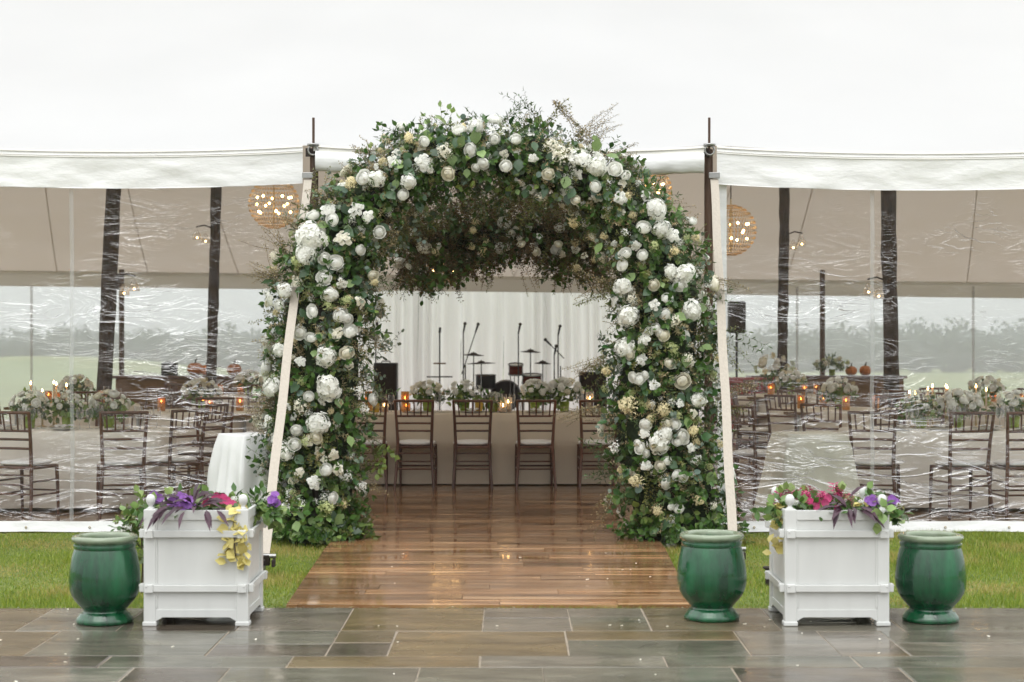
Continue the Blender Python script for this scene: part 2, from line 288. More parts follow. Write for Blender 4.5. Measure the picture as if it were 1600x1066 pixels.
# ------------------------------------------------------------------ mesh helpers
class MB:
    def __init__(s): s.v = []; s.f = []; s.sm = []
    def add(s, v, f, smooth=False):
        o = len(s.v); s.v += [tuple(p) for p in v]; s.f += [tuple(i+o for i in q) for q in f]; s.sm += [smooth]*len(f); return s
    def box(s, c, size, rot=None):
        x, y, z = (a/2 for a in size); c = Vector(c)
        vs = [Vector((i*x, j*y, k*z)) for i in (-1, 1) for j in (-1, 1) for k in (-1, 1)]
        if rot: R = rot.to_3x3(); vs = [R @ p for p in vs]
        return s.add([c+p for p in vs], [(0, 1, 3, 2), (4, 6, 7, 5), (0, 4, 5, 1), (2, 3, 7, 6), (0, 2, 6, 4), (1, 5, 7, 3)])
    def tube(s, pts, rad, n=8, cap=True, smooth=True):
        pts = [Vector(p) for p in pts]; k = len(pts)
        if not hasattr(rad, '__len__'): rad = [rad]*k
        vs = []; up = Vector((0, 0, 1))
        d0 = (pts[1]-pts[0]).normalized(); a = d0.orthogonal().normalized()
        for i, p in enumerate(pts):
            d = (pts[min(i+1, k-1)]-pts[max(i-1, 0)]).normalized()
            a = (a-d*a.dot(d)).normalized(); b = d.cross(a)
            for j in range(n):
                t = 2*PI*j/n; vs.append(p+(a*math.cos(t)+b*math.sin(t))*rad[i])
        fs = [(i*n+j, i*n+(j+1) % n, (i+1)*n+(j+1) % n, (i+1)*n+j) for i in range(k-1) for j in range(n)]
        s.add(vs, fs, smooth)
        if cap: s.add(vs[:n][::-1], [tuple(range(n))]); s.add(vs[-n:], [tuple(range(n))])
        return s
    def lathe(s, prof, n=32, c=(0, 0, 0), smooth=True):
        c = Vector(c); vs = []
        for r, z in prof: vs += [c+Vector((r*math.cos(2*PI*j/n), r*math.sin(2*PI*j/n), z)) for j in range(n)]
        fs = [(i*n+j, i*n+(j+1) % n, (i+1)*n+(j+1) % n, (i+1)*n+j) for i in range(len(prof)-1) for j in range(n)]
        return s.add(vs, fs, smooth)
    def ball(s, c, r, n=10, m=7, sq=(1, 1, 1)):
        c = Vector(c); pr = [(math.sin(PI*i/m)*r, -math.cos(PI*i/m)*r) for i in range(m+1)]
        pr[0] = (1e-4, -r); pr[-1] = (1e-4, r); vs = []
        for a, z in pr: vs += [c+Vector((a*math.cos(2*PI*j/n)*sq[0], a*math.sin(2*PI*j/n)*sq[1], z*sq[2])) for j in range(n)]
        return s.add(vs, [(i*n+j, i*n+(j+1) % n, (i+1)*n+(j+1) % n, (i+1)*n+j) for i in range(m) for j in range(n)], True)
    def grid(s, nu, nv, fn, smooth=True):
        vs = [fn(i/(nu-1), j/(nv-1)) for j in range(nv) for i in range(nu)]
        return s.add(vs, [(j*nu+i, j*nu+i+1, (j+1)*nu+i+1, (j+1)*nu+i) for j in range(nv-1) for i in range(nu-1)], smooth)
    def mesh(s, name, m):
        me = bpy.data.meshes.new(name); me.from_pydata(s.v, [], s.f); me.materials.append(M[m])
        me.polygons.foreach_set('use_smooth', s.sm); me.update(); return me
    def build(s, name, m, parent=None, bevel=0, **kw):
        return obj(name, s.mesh(name, m), parent, bevel, **kw)
def obj(name, me, parent=None, bevel=0, loc=None, rot=None, scale=None):
    o = bpy.data.objects.new(name, me); C.objects.link(o)
    if parent is not None: o.parent = parent
    if loc is not None: o.location = loc
    if rot is not None: o.rotation_euler = rot
    if scale is not None: o.scale = (scale,)*3 if not hasattr(scale, '__len__') else scale
    if bevel:
        b = o.modifiers.new('bevel', 'BEVEL'); b.width = bevel; b.segments = 2; b.limit_method = 'ANGLE'; b.angle_limit = .7
    return o
import re
def side_words(t):                                   # sides are told by what stands there: one urn on one side, two on the other
    for a, c in ((r'glossy green glazed urn left of the left white planter', 'lone green glazed urn beside the yellow-leaved white planter'), (r'glossy green glazed urn right of the right white planter', 'green glazed urn beside the red-flowered planter, farther from the boardwalk'),
                 (r'planter beside the left green urn', 'planter with yellow trailing foliage beside the lone green urn'), (r'planter between the two right green urns', 'planter with red flowers between two green urns'),
                 (r'\bright green urn', 'outer green urn of the pair'), (r'\bleft (white )?planter', 'yellow-leaved planter'), (r'\bright (white )?planter', 'red-flowered planter'), (r'\bleft of\b', 'on the lone-urn side of'), (r'\bright of\b', 'on the twin-urn side of'), (r'\bat the right edge of\b', 'at the twin-urn side edge of'), (r'\bleft\b', 'lone-urn side'), (r'\bright\b', 'twin-urn side')):
        t = re.sub(a, c, t)
    return t
def tag(o, label, cat, group=None):
    label = side_words(label); o['label'] = label; o['category'] = cat
    if group: o['group'] = side_words(group)
    return o
def thing(name, label, cat, loc=(0, 0, 0), rz=0, group=None):
    o = bpy.data.objects.new(name, None); C.objects.link(o); o.location = loc; o.rotation_euler = (0, 0, rz); o.empty_display_size = .1
    return tag(o, label, cat, group)
def copy_tree(o, parent=None, loc=None, rz=None, label=None, group=None):
    c = o.copy(); C.objects.link(c)
    if parent is not None: c.parent = parent
    if loc is not None: c.location = loc
    if rz is not None: c.rotation_euler = (0, 0, rz)
    if label: c['label'] = side_words(label)
    if group: c['group'] = group
    for ch in list(o.children): copy_tree(ch, c)
    return c
def struct(o): o['kind'] = 'structure'; return o
def basis(d, n):                              # leaf axes: x side, y along d, z normal
    d = d.normalized(); s = d.cross(n)
    if s.length < 1e-4: s = d.orthogonal()
    s.normalize(); n = s.cross(d)
    return Matrix((s, d, n)).transposed()
def rv(): return Vector(rng.normal(size=3)).normalized()

# leaf templates (unit length along +y), triangles
def leaf_template(w, curl=.12, fold=.06):
    v = [(0, 0, 0), (-w*.75, .28, fold), (w*.75, .28, fold), (0, .30, 0), (-w*.9, .58, fold-.02), (w*.9, .58, fold-.02), (0, .6, -.02), (0, 1, -curl)]
    f = [(0, 3, 1), (0, 2, 3), (1, 3, 6), (1, 6, 4), (3, 2, 5), (3, 5, 6), (4, 6, 7), (6, 5, 7)]
    return np.array(v, float), np.array(f)
def disc_template():
    v = [(0, 0, 0)]+[(.5*math.sin(a), .5-.5*math.cos(a), .05*math.cos(2*a)) for a in [PI*2*k/7 for k in range(7)]]; v[0] = (0, .5, -.03)
    return np.array(v, float), np.array([(0, 1+(k+1) % 7, 1+k) for k in range(7)])
TPL = {'ovate': leaf_template(.30), 'long': leaf_template(.13, .2), 'broad': leaf_template(.42, .1),
       'tiny': (np.array([(0, 0, 0), (-.3, .5, .08), (.3, .5, .08), (0, 1, 0)], float), np.array([(0, 2, 1), (1, 2, 3)])), 'disc': disc_template()}
class Leaves:                                 # many leaves of several templates + stems joined in one mesh
    def __init__(s): s.d = {}; s.stem = MB()
    def put(s, kind, p, d, n, size, col):
        s.d.setdefault(kind, []).append((p, basis(d, n), size, col))
    def mesh(s, name, m, stem_col=(.11, .085, .05)):
        V = []; T = []; K = []; off = 0
        for k, lst in s.d.items():
            tv, tf = TPL[k]; p = np.array([tuple(a[0]) for a in lst]); R = np.array([[tuple(r) for r in a[1]] for a in lst])
            sz = np.array([a[2] for a in lst]); c = np.array([a[3] for a in lst])
            v = np.einsum('mij,nj->mni', R, tv)*sz[:, None, None]+p[:, None, :]
            V.append(v.reshape(-1, 3)); n = len(tv)
            T.append((tf[None]+(np.arange(len(lst))*n)[:, None, None]+off).reshape(-1, 3)); off += len(lst)*n
            K.append(np.repeat(c, n, axis=0))
        if s.stem.v:
            sv = np.array(s.stem.v); tri = []
            for q in s.stem.f:
                for i in range(1, len(q)-1): tri.append((q[0], q[i], q[i+1]))
            V.append(sv); T.append(np.array(tri)+off); K.append(np.tile(np.array(stem_col), (len(sv), 1))); off += len(sv)
        V = np.concatenate(V); T = np.concatenate(T); K = np.concatenate(K)
        me = bpy.data.meshes.new(name); me.vertices.add(len(V)); me.vertices.foreach_set('co', V.astype(np.float32).ravel())
        me.loops.add(T.size); me.loops.foreach_set('vertex_index', T.astype(np.int32).ravel())
        me.polygons.add(len(T)); me.polygons.foreach_set('loop_start', np.arange(0, T.size, 3, dtype=np.int32)); me.polygons.foreach_set('loop_total', np.full(len(T), 3, np.int32))
        me.polygons.foreach_set('use_smooth', np.ones(len(T), bool))
        me.update(calc_edges=True); me.validate()
        a = me.color_attributes.new('tint', 'FLOAT_COLOR', 'POINT'); a.data.foreach_set('color', np.concatenate([K, np.ones((len(K), 1))], 1).astype(np.float32).ravel())
        me.materials.append(M[m]); return me
def jit(c, a=.25):
    k = 1+rng.uniform(-a, a); h = rng.uniform(-a, a)*.35
    return (c[0]*k*(1+h), c[1]*k, c[2]*k*(1-h))
KINDS = {  # template, leaf size, spacing, colour, stem droop
 'salal':  ('ovate', (.06, .10), .042, (.062, .135, .024), .3),
 'ruscus': ('long', (.045, .075), .020, (.075, .122, .036), .5),
 'euc':    ('disc', (.034, .055), .028, (.16, .21, .155), .5),
 'filler': ('tiny', (.013, .024), .009, (.33, .27, .145), .25),
 'olive':  ('tiny', (.018, .032), .011, (.185, .195, .058), .35),
 'lime':   ('broad', (.055, .09), .05, (.20, .29, .08), .4),
 'bronze': ('tiny', (.018, .034), .011, (.125, .085, .032), .4),
 'dark':   ('ovate', (.05, .09), .035, (.045, .092, .02), .3)}
def sprig(Lv, kind, p, d, length, droop=None, stem=True):
    tpl, (s0, s1), gap, col, dr = KINDS[kind]; dr = dr if droop is None else droop
    n = max(3, int(length/gap)); d = d.normalized(); q = Vector(p); pts = [q.copy()]; side = d.orthogonal().normalized()
    for i in range(n):
        d = (d+Vector((0, 0, -dr))*(gap*1.2)/max(length, .05)*1.0+rv()*.09).normalized(); q = q+d*gap; pts.append(q.copy())
        side = (Matrix.Rotation(2.4+rng.uniform(-.4, .4), 3, d) @ side); side = (side-d*side.dot(d)).normalized()
        ld = (d*.55+side+rv()*.25).normalized(); sz = rng.uniform(s0, s1)*(1-.35*i/n)
        Lv.put(tpl, q, ld, (d-ld*.4+rv()*.35+Vector((0, -.25, .3))), sz, jit(col))
        if tpl == 'tiny' and rng.random() < .7:
            Lv.put(tpl, q+side*sz*.6, (side+d*.2+rv()*.5), rv(), sz, jit(col))
    Lv.put(tpl, q, d, rv(), s0, jit(col))
    if stem: Lv.stem.tube(pts[::2] if len(pts) > 6 else pts, .0014, 3, cap=False)
# flower head meshes (unit radius, facing +z) --------------------------------------------------
def rose_mesh(name, m, openness, seed):
    r = random.Random(seed); b = MB()
    b.ball((0, 0, .10), .46, 8, 6, (1, 1, .82))
    for w, (cnt, rad, top, flare) in enumerate([(2, .50, .06, .0), (3, .60, .36, .02), (4, .72, .64, .08*openness), (5, .86, .90, .16*openness), (6, .98, 1.18, .22*openness)]):
        a_off = r.uniform(0, 6)
        for k in range(cnt):
            a0 = a_off+2*PI*k/cnt+r.uniform(-.2, .2); half = PI/cnt*1.35; tp = top+r.uniform(-.08, .1); lean = r.uniform(-.03, .05)
            def fn(u, v, a0=a0, half=half, rad=rad, tp=tp, flare=flare, lean=lean):
                e = abs(u-.5)*2; th = 2.5+(tp+.22*e**2.5-2.5)*v; a = a0+(u-.5)*2*half*(1-.15*v)
                rr = rad*(1+lean+.06*(u-.5)); x = math.sin(th)*rr+flare*v**5; z = math.cos(th)*rr*.82+.12-flare*.25*v**6+.05*v**3*math.sin(u*8+a0*5)
                return Vector((x*math.cos(a), x*math.sin(a), z))
            b.grid(5, 5, fn)
    return b.mesh(name, m)
def hydrangea_mesh(name, m, seed, n=70, squash=.8):
    n = int(n*1.6); r = random.Random(seed); b = MB(); b.ball((0, 0, 0), .68, 8, 6, (1, 1, squash))
    for k in range(n):
        z = 1-1.55*(k+.5)/n; a = k*2.39996; q = math.sqrt(max(0, 1-z*z)); nrm = Vector((q*math.cos(a), q*math.sin(a), z))
        p = Vector((nrm.x, nrm.y, nrm.z*squash))*(.90+.42*noise.noise(nrm*1.9+Vector((seed*5, 0, 0)))+r.uniform(-.06, .12)); t = (nrm+Vector((r.uniform(-.4, .4), r.uniform(-.4, .4), r.uniform(-.4, .4)))).normalized()
        x = t.orthogonal().normalized(); x = Matrix.Rotation(r.uniform(0, 6), 3, t) @ x; y = t.cross(x); s = .24*r.uniform(.75, 1.3)
        for j in range(4):
            a2 = PI/2*j; e = x*math.cos(a2)+y*math.sin(a2); g = t.cross(e)
            b.add([p, p+e*s*.6+g*s*.45+t*s*.14, p+e*s*1.1+t*s*.02, p+e*s*.6-g*s*.45+t*s*.14], [(0, 3, 2, 1)])
    return b.mesh(name, m)
def panicle_mesh(name, m, seed, n=120, tall=1.5):
    r = random.Random(seed); b = MB()
    for k in range(n):
        h = r.random(); rad = (1-h*.75)*(.35+.65*math.sqrt(r.random())); a = r.uniform(0, 2*PI)
        p = Vector((rad*math.cos(a), rad*math.sin(a), -.3+h*tall*.75))+Vector((r.uniform(-.1, .1), r.uniform(-.1, .1), 0)); t = (p+Vector((r.uniform(-.6, .6), r.uniform(-.6, .6), r.uniform(-.2, .6)))).normalized()
        x = t.orthogonal().normalized(); y = t.cross(x); s = .11*r.uniform(.7, 1.3)
        for j in range(3):
            a2 = 2*PI/3*j+r.random(); e = x*math.cos(a2)+y*math.sin(a2); g = t.cross(e)
            b.add([p, p+e*s*.6+g*s*.6, p+e*s*1.2+t*s*.3, p+e*s*.6-g*s*.6], [(0, 3, 2, 1)])
        if k % 6 == 0: b.tube([(0, 0, -.4), p*.6+Vector((0, 0, -.1)), p], .018, 3, cap=False)
    return b.mesh(name, m)
def stock_mesh(name, m, seed, n=11):
    r = random.Random(seed); b = MB()
    for k in range(n):
        a = k*2.4; rad = .72*math.sqrt((k+.3)/n); c = Vector((rad*math.cos(a), rad*math.sin(a), .25*(1-rad)+r.uniform(-.1, .12))); s = .34*r.uniform(.8, 1.15)
        t = (Vector((c.x*.7, c.y*.7, 1))+Vector((r.uniform(-.4, .4), r.uniform(-.4, .4), 0))).normalized(); x = t.orthogonal().normalized(); y = t.cross(x)
        for ring, (cnt, rr, up) in enumerate([(5, 1.0, .1), (4, .62, .38), (3, .32, .55)]):
            for j in range(cnt):
                a2 = 2*PI*(j+.4*ring)/cnt+r.uniform(-.2, .2); e = x*math.cos(a2)+y*math.sin(a2); g = t.cross(e); q = c+e*s*rr
                b.add([c, c+e*s*rr*.7+g*s*rr*.55+t*s*up, q+t*s*(up*.8+r.uniform(-.1, .1)), c+e*s*rr*.7-g*s*rr*.55+t*s*up], [(0, 3, 2, 1)], True)
    return b.mesh(name, m)
FL = {
 'R': ('rose', [rose_mesh('rose', 'petal_white', .6, 1), rose_mesh('rose', 'petal_cream', .8, 2), rose_mesh('rose', 'petal_white', 1.0, 3), rose_mesh('rose', 'petal_white', .3, 4), rose_mesh('rose', 'petal_white', .8, 5)]),
 'H': ('hydrangea_head', [hydrangea_mesh('hydrangea_head', 'petal_white', 1), hydrangea_mesh('hydrangea_head', 'petal_white', 2, 60, .7), hydrangea_mesh('hydrangea_head', 'petal_white', 3, 76, .9)]),
 'Y': ('blossom_spray', [panicle_mesh('blossom_spray', 'petal_yellow', 1), panicle_mesh('blossom_spray', 'petal_cream', 2, 110, 1.2), panicle_mesh('blossom_spray', 'petal_yellow', 3, 130, 1.8)]),
 'G': ('green_blossom_spray', [panicle_mesh('green_blossom_spray', 'petal_green', 4), panicle_mesh('green_blossom_spray', 'petal_green', 5, 100, 1.2)]),
 'S': ('stock_bloom', [stock_mesh('stock_bloom', 'petal_white', 1), stock_mesh('stock_bloom', 'petal_white', 2, 8), stock_mesh('stock_bloom', 'petal_cream', 3, 9)]),
 'W': ('wax_flower_spray', [panicle_mesh('wax_flower_spray', 'petal_white', 7, 60, 1.0), panicle_mesh('wax_flower_spray', 'petal_white', 8, 70, 1.4)])}
def flower(kind, p, d, r, parent):
    nm, ms = FL[kind]; q = Vector((0, 0, 1)).rotation_difference(d.normalized()).to_matrix() @ Matrix.Rotation(rng.uniform(0, 6.28), 3, 'Z')
    o = obj(nm, ms[int(rng.integers(len(ms)))], parent, loc=p, scale=(r*rng.uniform(.85, 1.12), r*rng.uniform(.82, 1.08), r*rng.uniform(.75, 1.1))); o.rotation_euler = q.to_euler(); return o

# ================================================================== SETTING
def ground_h(x, y):
    if y < 36: return 0.0
    t = min(1, (y-36)/40); t = t*t*(3-2*t)
    return -3.0*min(1, max(0, (y-60)/200))+t*(1.35*math.exp(-(((x+22)/9)**2+((y-84)/22)**2))+.25*noise.noise(Vector((x*.03, y*.03, 0)))-.1)
b = MB(); ys = [-60, -20, 0, 10, 20, 30, 36]+list(np.linspace(40, 150, 45))+[180, 220, 260, 300, 400, 600, 1000, 1600]; xs = [-1500, -700, -300, -150]+list(np.linspace(-80, 80, 60))+[150, 300, 700, 1500]
b.add([(x, y, ground_h(x, y)) for y in ys for x in xs], [(j*len(xs)+i, j*len(xs)+i+1, (j+1)*len(xs)+i+1, (j+1)*len(xs)+i) for j in range(len(ys)-1) for i in range(len(xs)-1)], True)
struct(b.build('ground', 'ground'))
# patio: mortar bed with individual wet slabs
YB = 10.14
pat = MB().box((0, YB/2-4, -.0), (16, YB+8, .061)).build('patio', 'mortar'); struct(pat)
def slab(x0, x1, y0, y1):
    g = .004; e = lambda: random.uniform(-.003, .003); zt = .034+random.uniform(-.002, .002)
    b = MB(); x0 += g; x1 -= g; y0 += g; y1 -= g
    cx, cy = (x0+x1)/2, (y0+y1)/2
    q = [(x0+e()-cx, y0+e()-cy), (x1+e()-cx, y0+e()-cy), (x1+e()-cx, y1+e()-cy), (x0+e()-cx, y1+e()-cy)]
    b.add([(a, c, -.02) for a, c in q]+[(a, c, zt-.004) for a, c in q]+[(a*(1-.006), c*(1-.02), zt) for a, c in q],
          [(0, 1, 5, 4), (1, 2, 6, 5), (2, 3, 7, 6), (3, 0, 4, 7), (4, 5, 9, 8), (5, 6, 10, 9), (6, 7, 11, 10), (7, 4, 8, 11), (8, 9, 10, 11)])
    b.build('paving_slab', 'stone', pat, loc=(cx, cy, 0))
def row(y0, y1, pxs, pym, split=()):
    dm = F*(CH-.034)/(pym-533); xs = [X(p, dm) for p in pxs]; xs = [-4.6]+xs+[4.6] if xs[0] > -4.6 else xs
    for i in range(len(xs)-1):
        if i in split:
            ym = y0+(y1-y0)*split[i]; slab(xs[i], xs[i+1], y0, ym); slab(xs[i], xs[i+1], ym, y1)
        else: slab(xs[i], xs[i+1], y0, y1)
row(9.33, YB, [55, 205, 385, 542, 755, 890, 1010, 1205, 1390], 968, {3: .8, 5: .55, 6: .6})
row(8.59, 9.33, [-40, 66, 340, 520, 612, 886, 1160, 1295, 1398], 1005, {3: .45, 4: .5, 6: .62, 9: .5})
row(8.29, 8.59, [162, 452, 750, 1040, 1338], 1035)
row(7.68, 8.29, [193, 347, 652, 849, 1152, 1420], 1058)
row(6.85, 7.68, [100, 400, 560, 800, 1000, 1300], 1120)
row(6.17, 6.85, [20, 300, 700, 900, 1200, 1450], 1200); row(5.29, 6.17, [150, 500, 800, 1100, 1400], 1300); row(4.3, 5.29, [0, 400, 700, 1000, 1500], 1500)
# lawn blades (two strips beside the boardwalk)
def lawn(name, regions, n_per):
    Vs = []; 
    for (x0, x1, y0, y1, keep) in regions:
        n = int((x1-x0)*(y1-y0)*n_per); x = rng.uniform(x0, x1, n); y = rng.uniform(y0, y1, n); k = keep(x, y); Vs.append(np.stack([x[k], y[k]], 1))
    p = np.concatenate(Vs); n = len(p); a = rng.uniform(0, 2*PI, n); h = rng.uniform(.018, .045, n)*(.8+.4*np.sin(p[:, 0]*2.1+np.cos(p[:, 1]*3))); w = rng.uniform(.0016, .003, n); ln = rng.uniform(0, .8, n)*h; la = rng.uniform(0, 2*PI, n)
    v = np.zeros((n, 3, 3)); v[:, 0, 0] = p[:, 0]-w*np.cos(a); v[:, 0, 1] = p[:, 1]-w*np.sin(a); v[:, 1, 0] = p[:, 0]+w*np.cos(a); v[:, 1, 1] = p[:, 1]+w*np.sin(a)
    v[:, 2, 0] = p[:, 0]+ln*np.cos(la); v[:, 2, 1] = p[:, 1]+ln*np.sin(la); v[:, 2, 2] = h
    me = bpy.data.meshes.new(name); me.vertices.add(3*n); me.vertices.foreach_set('co', v.astype(np.float32).ravel()); me.loops.add(3*n); me.loops.foreach_set('vertex_index', np.arange(3*n, dtype=np.int32))
    me.polygons.add(n); me.polygons.foreach_set('loop_start', np.arange(0, 3*n, 3, dtype=np.int32)); me.polygons.foreach_set('loop_total', np.full(n, 3, np.int32)); me.update(calc_edges=True)
    t = rng.random(n)[:, None]; dry = ((np.sin(p[:, 0]*3.3+1)*np.sin(p[:, 1]*4.1+p[:, 0])+rng.normal(0, .5, n)) > .6)[:, None]
    c = np.where(dry, np.array([.40, .33, .10]), np.array([.11, .21, .018])*(1-t)+np.array([.33, .37, .045])*t); c = np.repeat(c, 3, 0)
    at = me.color_attributes.new('tint', 'FLOAT_COLOR', 'POINT'); at.data.foreach_set('color', np.concatenate([c, np.ones((3*n, 1))], 1).astype(np.float32).ravel())
    me.materials.append(M['leaf']); o = obj(name, me); o['kind'] = 'stuff'; o['label'] = 'short green lawn grass between the patio and the tent'; o['category'] = 'grass'; return o
# ramp / boardwalk outline
RY0, RY1, RY2 = 10.24, 13.2, 19.6
RX0, RX1 = X(447, RY0), X(1084, RY0); TX0, TX1 = X(507, 12.85), X(1040, 12.85)
def ramp_x(y):
    t = (y-RY0)/(12.85-RY0); return RX0+(TX0-RX0)*t, RX1+(TX1-RX1)*t
lawn('lawn_grass', [(-4.7, 4.9, YB-.02, 14.6, lambda x, y: (x < RX0+(TX0-RX0)*(y-RY0)/(12.85-RY0)-.01) | (x > RX1+(TX1-RX1)*(y-RY0)/(12.85-RY0)+.01) | (y < RY0-.01))], 6500)
# boardwalk ramp, planks laid across
ramp = MB().add([(RX0+.02, RY0+.01, -.01), (RX1-.02, RY0+.01, -.01), (TX1-.02, 12.9, -.01), (TX0+.02, 12.9, -.01), (RX0+.02, RY0+.01, .014), (RX1-.02, RY0+.01, .014), (TX1-.02, 12.9, .04), (TX0+.02, 12.9, .04)],
   [(3, 2, 1, 0), (4, 5, 6, 7), (0, 1, 5, 4), (1, 2, 6, 5), (2, 3, 7, 6), (3, 0, 4, 7)]).build('boardwalk_ramp', 'dark_steel'); struct(ramp)
def plank(parent, x0, x1, y0, y1, z0, z1, th=.018, clip=None):
    xa0, xa1, xb0, xb1 = x0, x1, x0, x1
    if clip:
        l0, r0 = clip(y0); l1, r1 = clip(y1)
        xa0, xb0 = max(x0, l0), max(x0, l1); xa1, xb1 = min(x1, r0), min(x1, r1)
        if xa1-xa0 < .05: return
    g = .0012; cx, cy = (x0+x1)/2, (y0+y1)/2; t = random.uniform(-.0008, .0008)
    q = [(xa0+g-cx, y0+g-cy, z0+t), (xa1-g-cx, y0+g-cy, z0+t), (xb1-g-cx, y1-g-cy, z1+t), (xb0+g-cx, y1-g-cy, z1+t)]
    MB().add([(a, c, z-th) for a, c, z in q]+q, [(3, 2, 1, 0), (4, 5, 6, 7), (0, 1, 5, 4), (1, 2, 6, 5), (2, 3, 7, 6), (3, 0, 4, 7)]).build('plank', 'plank', parent, loc=(cx, cy, 0))
wplank = .2; ny = int((12.9-RY0)/wplank); 
for j in range(ny):
    y0 = RY0+(12.9-RY0)*j/ny; y1 = RY0+(12.9-RY0)*(j+1)/ny; z0 = .034+.02*j/ny; z1 = .034+.02*(j+1)/ny
    x = -1.6-random.uniform(0, 1.2)
    while x < 1.6:
        w = random.choice([1.8, 1.2, 1.5, .7]); plank(ramp, x, x+w, y0, y1, z0+.002, z1+.002, clip=ramp_x); x += w
# tent floor
fl = MB().box((0, 24.4, .008), (32, 19.9, .05)).build('tent_floor', 'plank'); struct(fl)
n_p = 0; y = 14.0
fl2 = MB().box(((TX0+TX1)/2, 13.67, .01), (TX1-TX0-.03, 1.5, .03)).build('threshold_deck', 'dark_steel'); struct(fl2)
yy = 12.9
while yy < 18.6 and n_p < 290:
    x = -2.6-random.uniform(0, 1.2)
    if yy < 14.42: lim = (TX0, TX1)
    else: lim = (-2.6, 2.6)
    while x < lim[1]:
        w = random.choice([1.8, 1.2, .9, 1.5]); x0 = max(x, lim[0]); x1 = min(x+w, lim[1])
        if x1-x0 > .06: plank(fl2 if yy < 14.42 else fl, x0, x1, yy, yy+wplank, .056, .056, .02); n_p += 1
        x += w
    yy += wplank
# far field shrubs (a hedgerow of separate bushes)
bm = []
for k in range(4):
    Lv = Leaves(); r = np.random.default_rng(k+50)
    for i in range(1500):
        t = r.normal(size=3); t /= np.linalg.norm(t); lob = 1+.3*noise.noise(Vector(t*2.1)+Vector((k*9, 0, 0)))
        p = Vector((t[0]*1.0, t[1]*.9, 1.05+t[2]*1.0))*lob*(.65+.38*r.random()); p.z = max(p.z, .03)
        sh = r.uniform(.6, 1.5); Lv.put('tiny', p, Vector(t)+rv()*.8, rv(), r.uniform(.12, .26), (.05*sh, .07*sh, .042*sh))
    bm.append(Lv.mesh('crown', 'bush'))
tm = MB().tube([(0, 0, -.2), (.03, 0, .5), (0, .05, 1.1)], [.12, .09, .05], 6).mesh('trunk', 'twig')
i = 0
for (px0, px1, d, top) in [(-130, 480, 262, 522), (1080, 1730, 255, 523), (430, 720, 300, 525), (800, 1090, 300, 525), (-120, 520, 305, 513), (1050, 1720, 300, 513)]:
    px = px0
    while px < px1:
        dd = d+random.uniform(-10, 10); tp = top+random.uniform(-9, 8)
        if d == 300 and 1420 < px < 1510: tp = 499
        if d == 300 and px > 1575: tp = 490
        if d == 305 and 120 < px < 180: tp = 507
        x = X(px, dd); g = ground_h(x, dd); h = Z(tp, dd)-g; s = h/2.2
        wl = {262: 'nearer misty tree row seen past the left serving counter', 255: 'nearer misty tree row seen past the right serving counter', 305: 'taller misty back row beyond the left vinyl walls', 300: 'taller misty back row beyond the stage and right vinyl'}[d]; t = thing('misty_tree', 'grey green tree in the '+wl, 'tree', (x, dd, g), random.uniform(0, 6), 'trees of the '+wl)
        obj('crown', bm[i % 4], t, scale=(s*1.25, s*1.1, s)); obj('trunk', tm, t, scale=s); i += 1
        px += 42*random.uniform(.8, 1.2)*s*120/dd

# ================================================================== TENT
WY = 14.4; BY = 33.0; RYD = 23.7
tent = thing('event_tent', 'large white sailcloth tent with clear window walls and open entrance', 'tent', (0, WY, 0))
PX = [X(485, WY)-3.34*2, X(485, WY)-3.34, X(485, WY), X(1108, WY), X(1108, WY)+3.34, X(1108, WY)+6.68]
def eave_z(x):
    t = ((x-PX[2])/3.34) % 1.0
    return 3.235-.055*math.sin(PI*t)**.7-.01*x/4
def roof_front(u, v):
    x = -16+32*u; y = WY+(RYD-WY)*v
    pk = .9*(math.exp(-((x-5.2)/2.6)**2)+math.exp(-((x+5.4)/2.6)**2))*v**2.5
    z = eave_z(x)*(1-v)+3.235*v+5.3*(.62*v+.38*v*v)+pk+.012*noise.noise(Vector((x*1.4, y*.6, 0)))
    return Vector((x, y, z))
def back_eave(x): return 2.93-.012*(x+9)
def roof_back(u, v):
    x = -16+32*u; y = BY+(RYD-BY)*v
    pk = .9*(math.exp(-((x-5.2)/2.6)**2)+math.exp(-((x+5.4)/2.6)**2))*v**2.5
    z = back_eave(x)*(1-v)+3.235*v+5.3*(.62*v+.38*v*v)+pk
    return Vector((x, y, z))
def W2(o): o.location = (0, -WY, 0); return o     # parts built in world coordinates under the tent empty
W2(MB().grid(161, 16, roof_front).build('roof_front_slope', 'roof', tent)); W2(MB().grid(81, 16, roof_back).build('roof_back_slope', 'roof', tent))
for k in range(15):                              # seams of overlapped cloth, fanning to the peaks
    u0 = .12+.76*k/14; pk = (.5-5.4/32) if u0 < .5 else (.5+5.2/32); u1 = u0+(pk-u0)*.55
    MBs = MB().grid(2, 14, lambda a, v, u0=u0, u1=u1: roof_back(u0+(u1-u0)*v+(a-.5)*.0006, v)+Vector((0, 0, -.02)))
    W2(MBs.build('roof_seam', 'roof', tent))
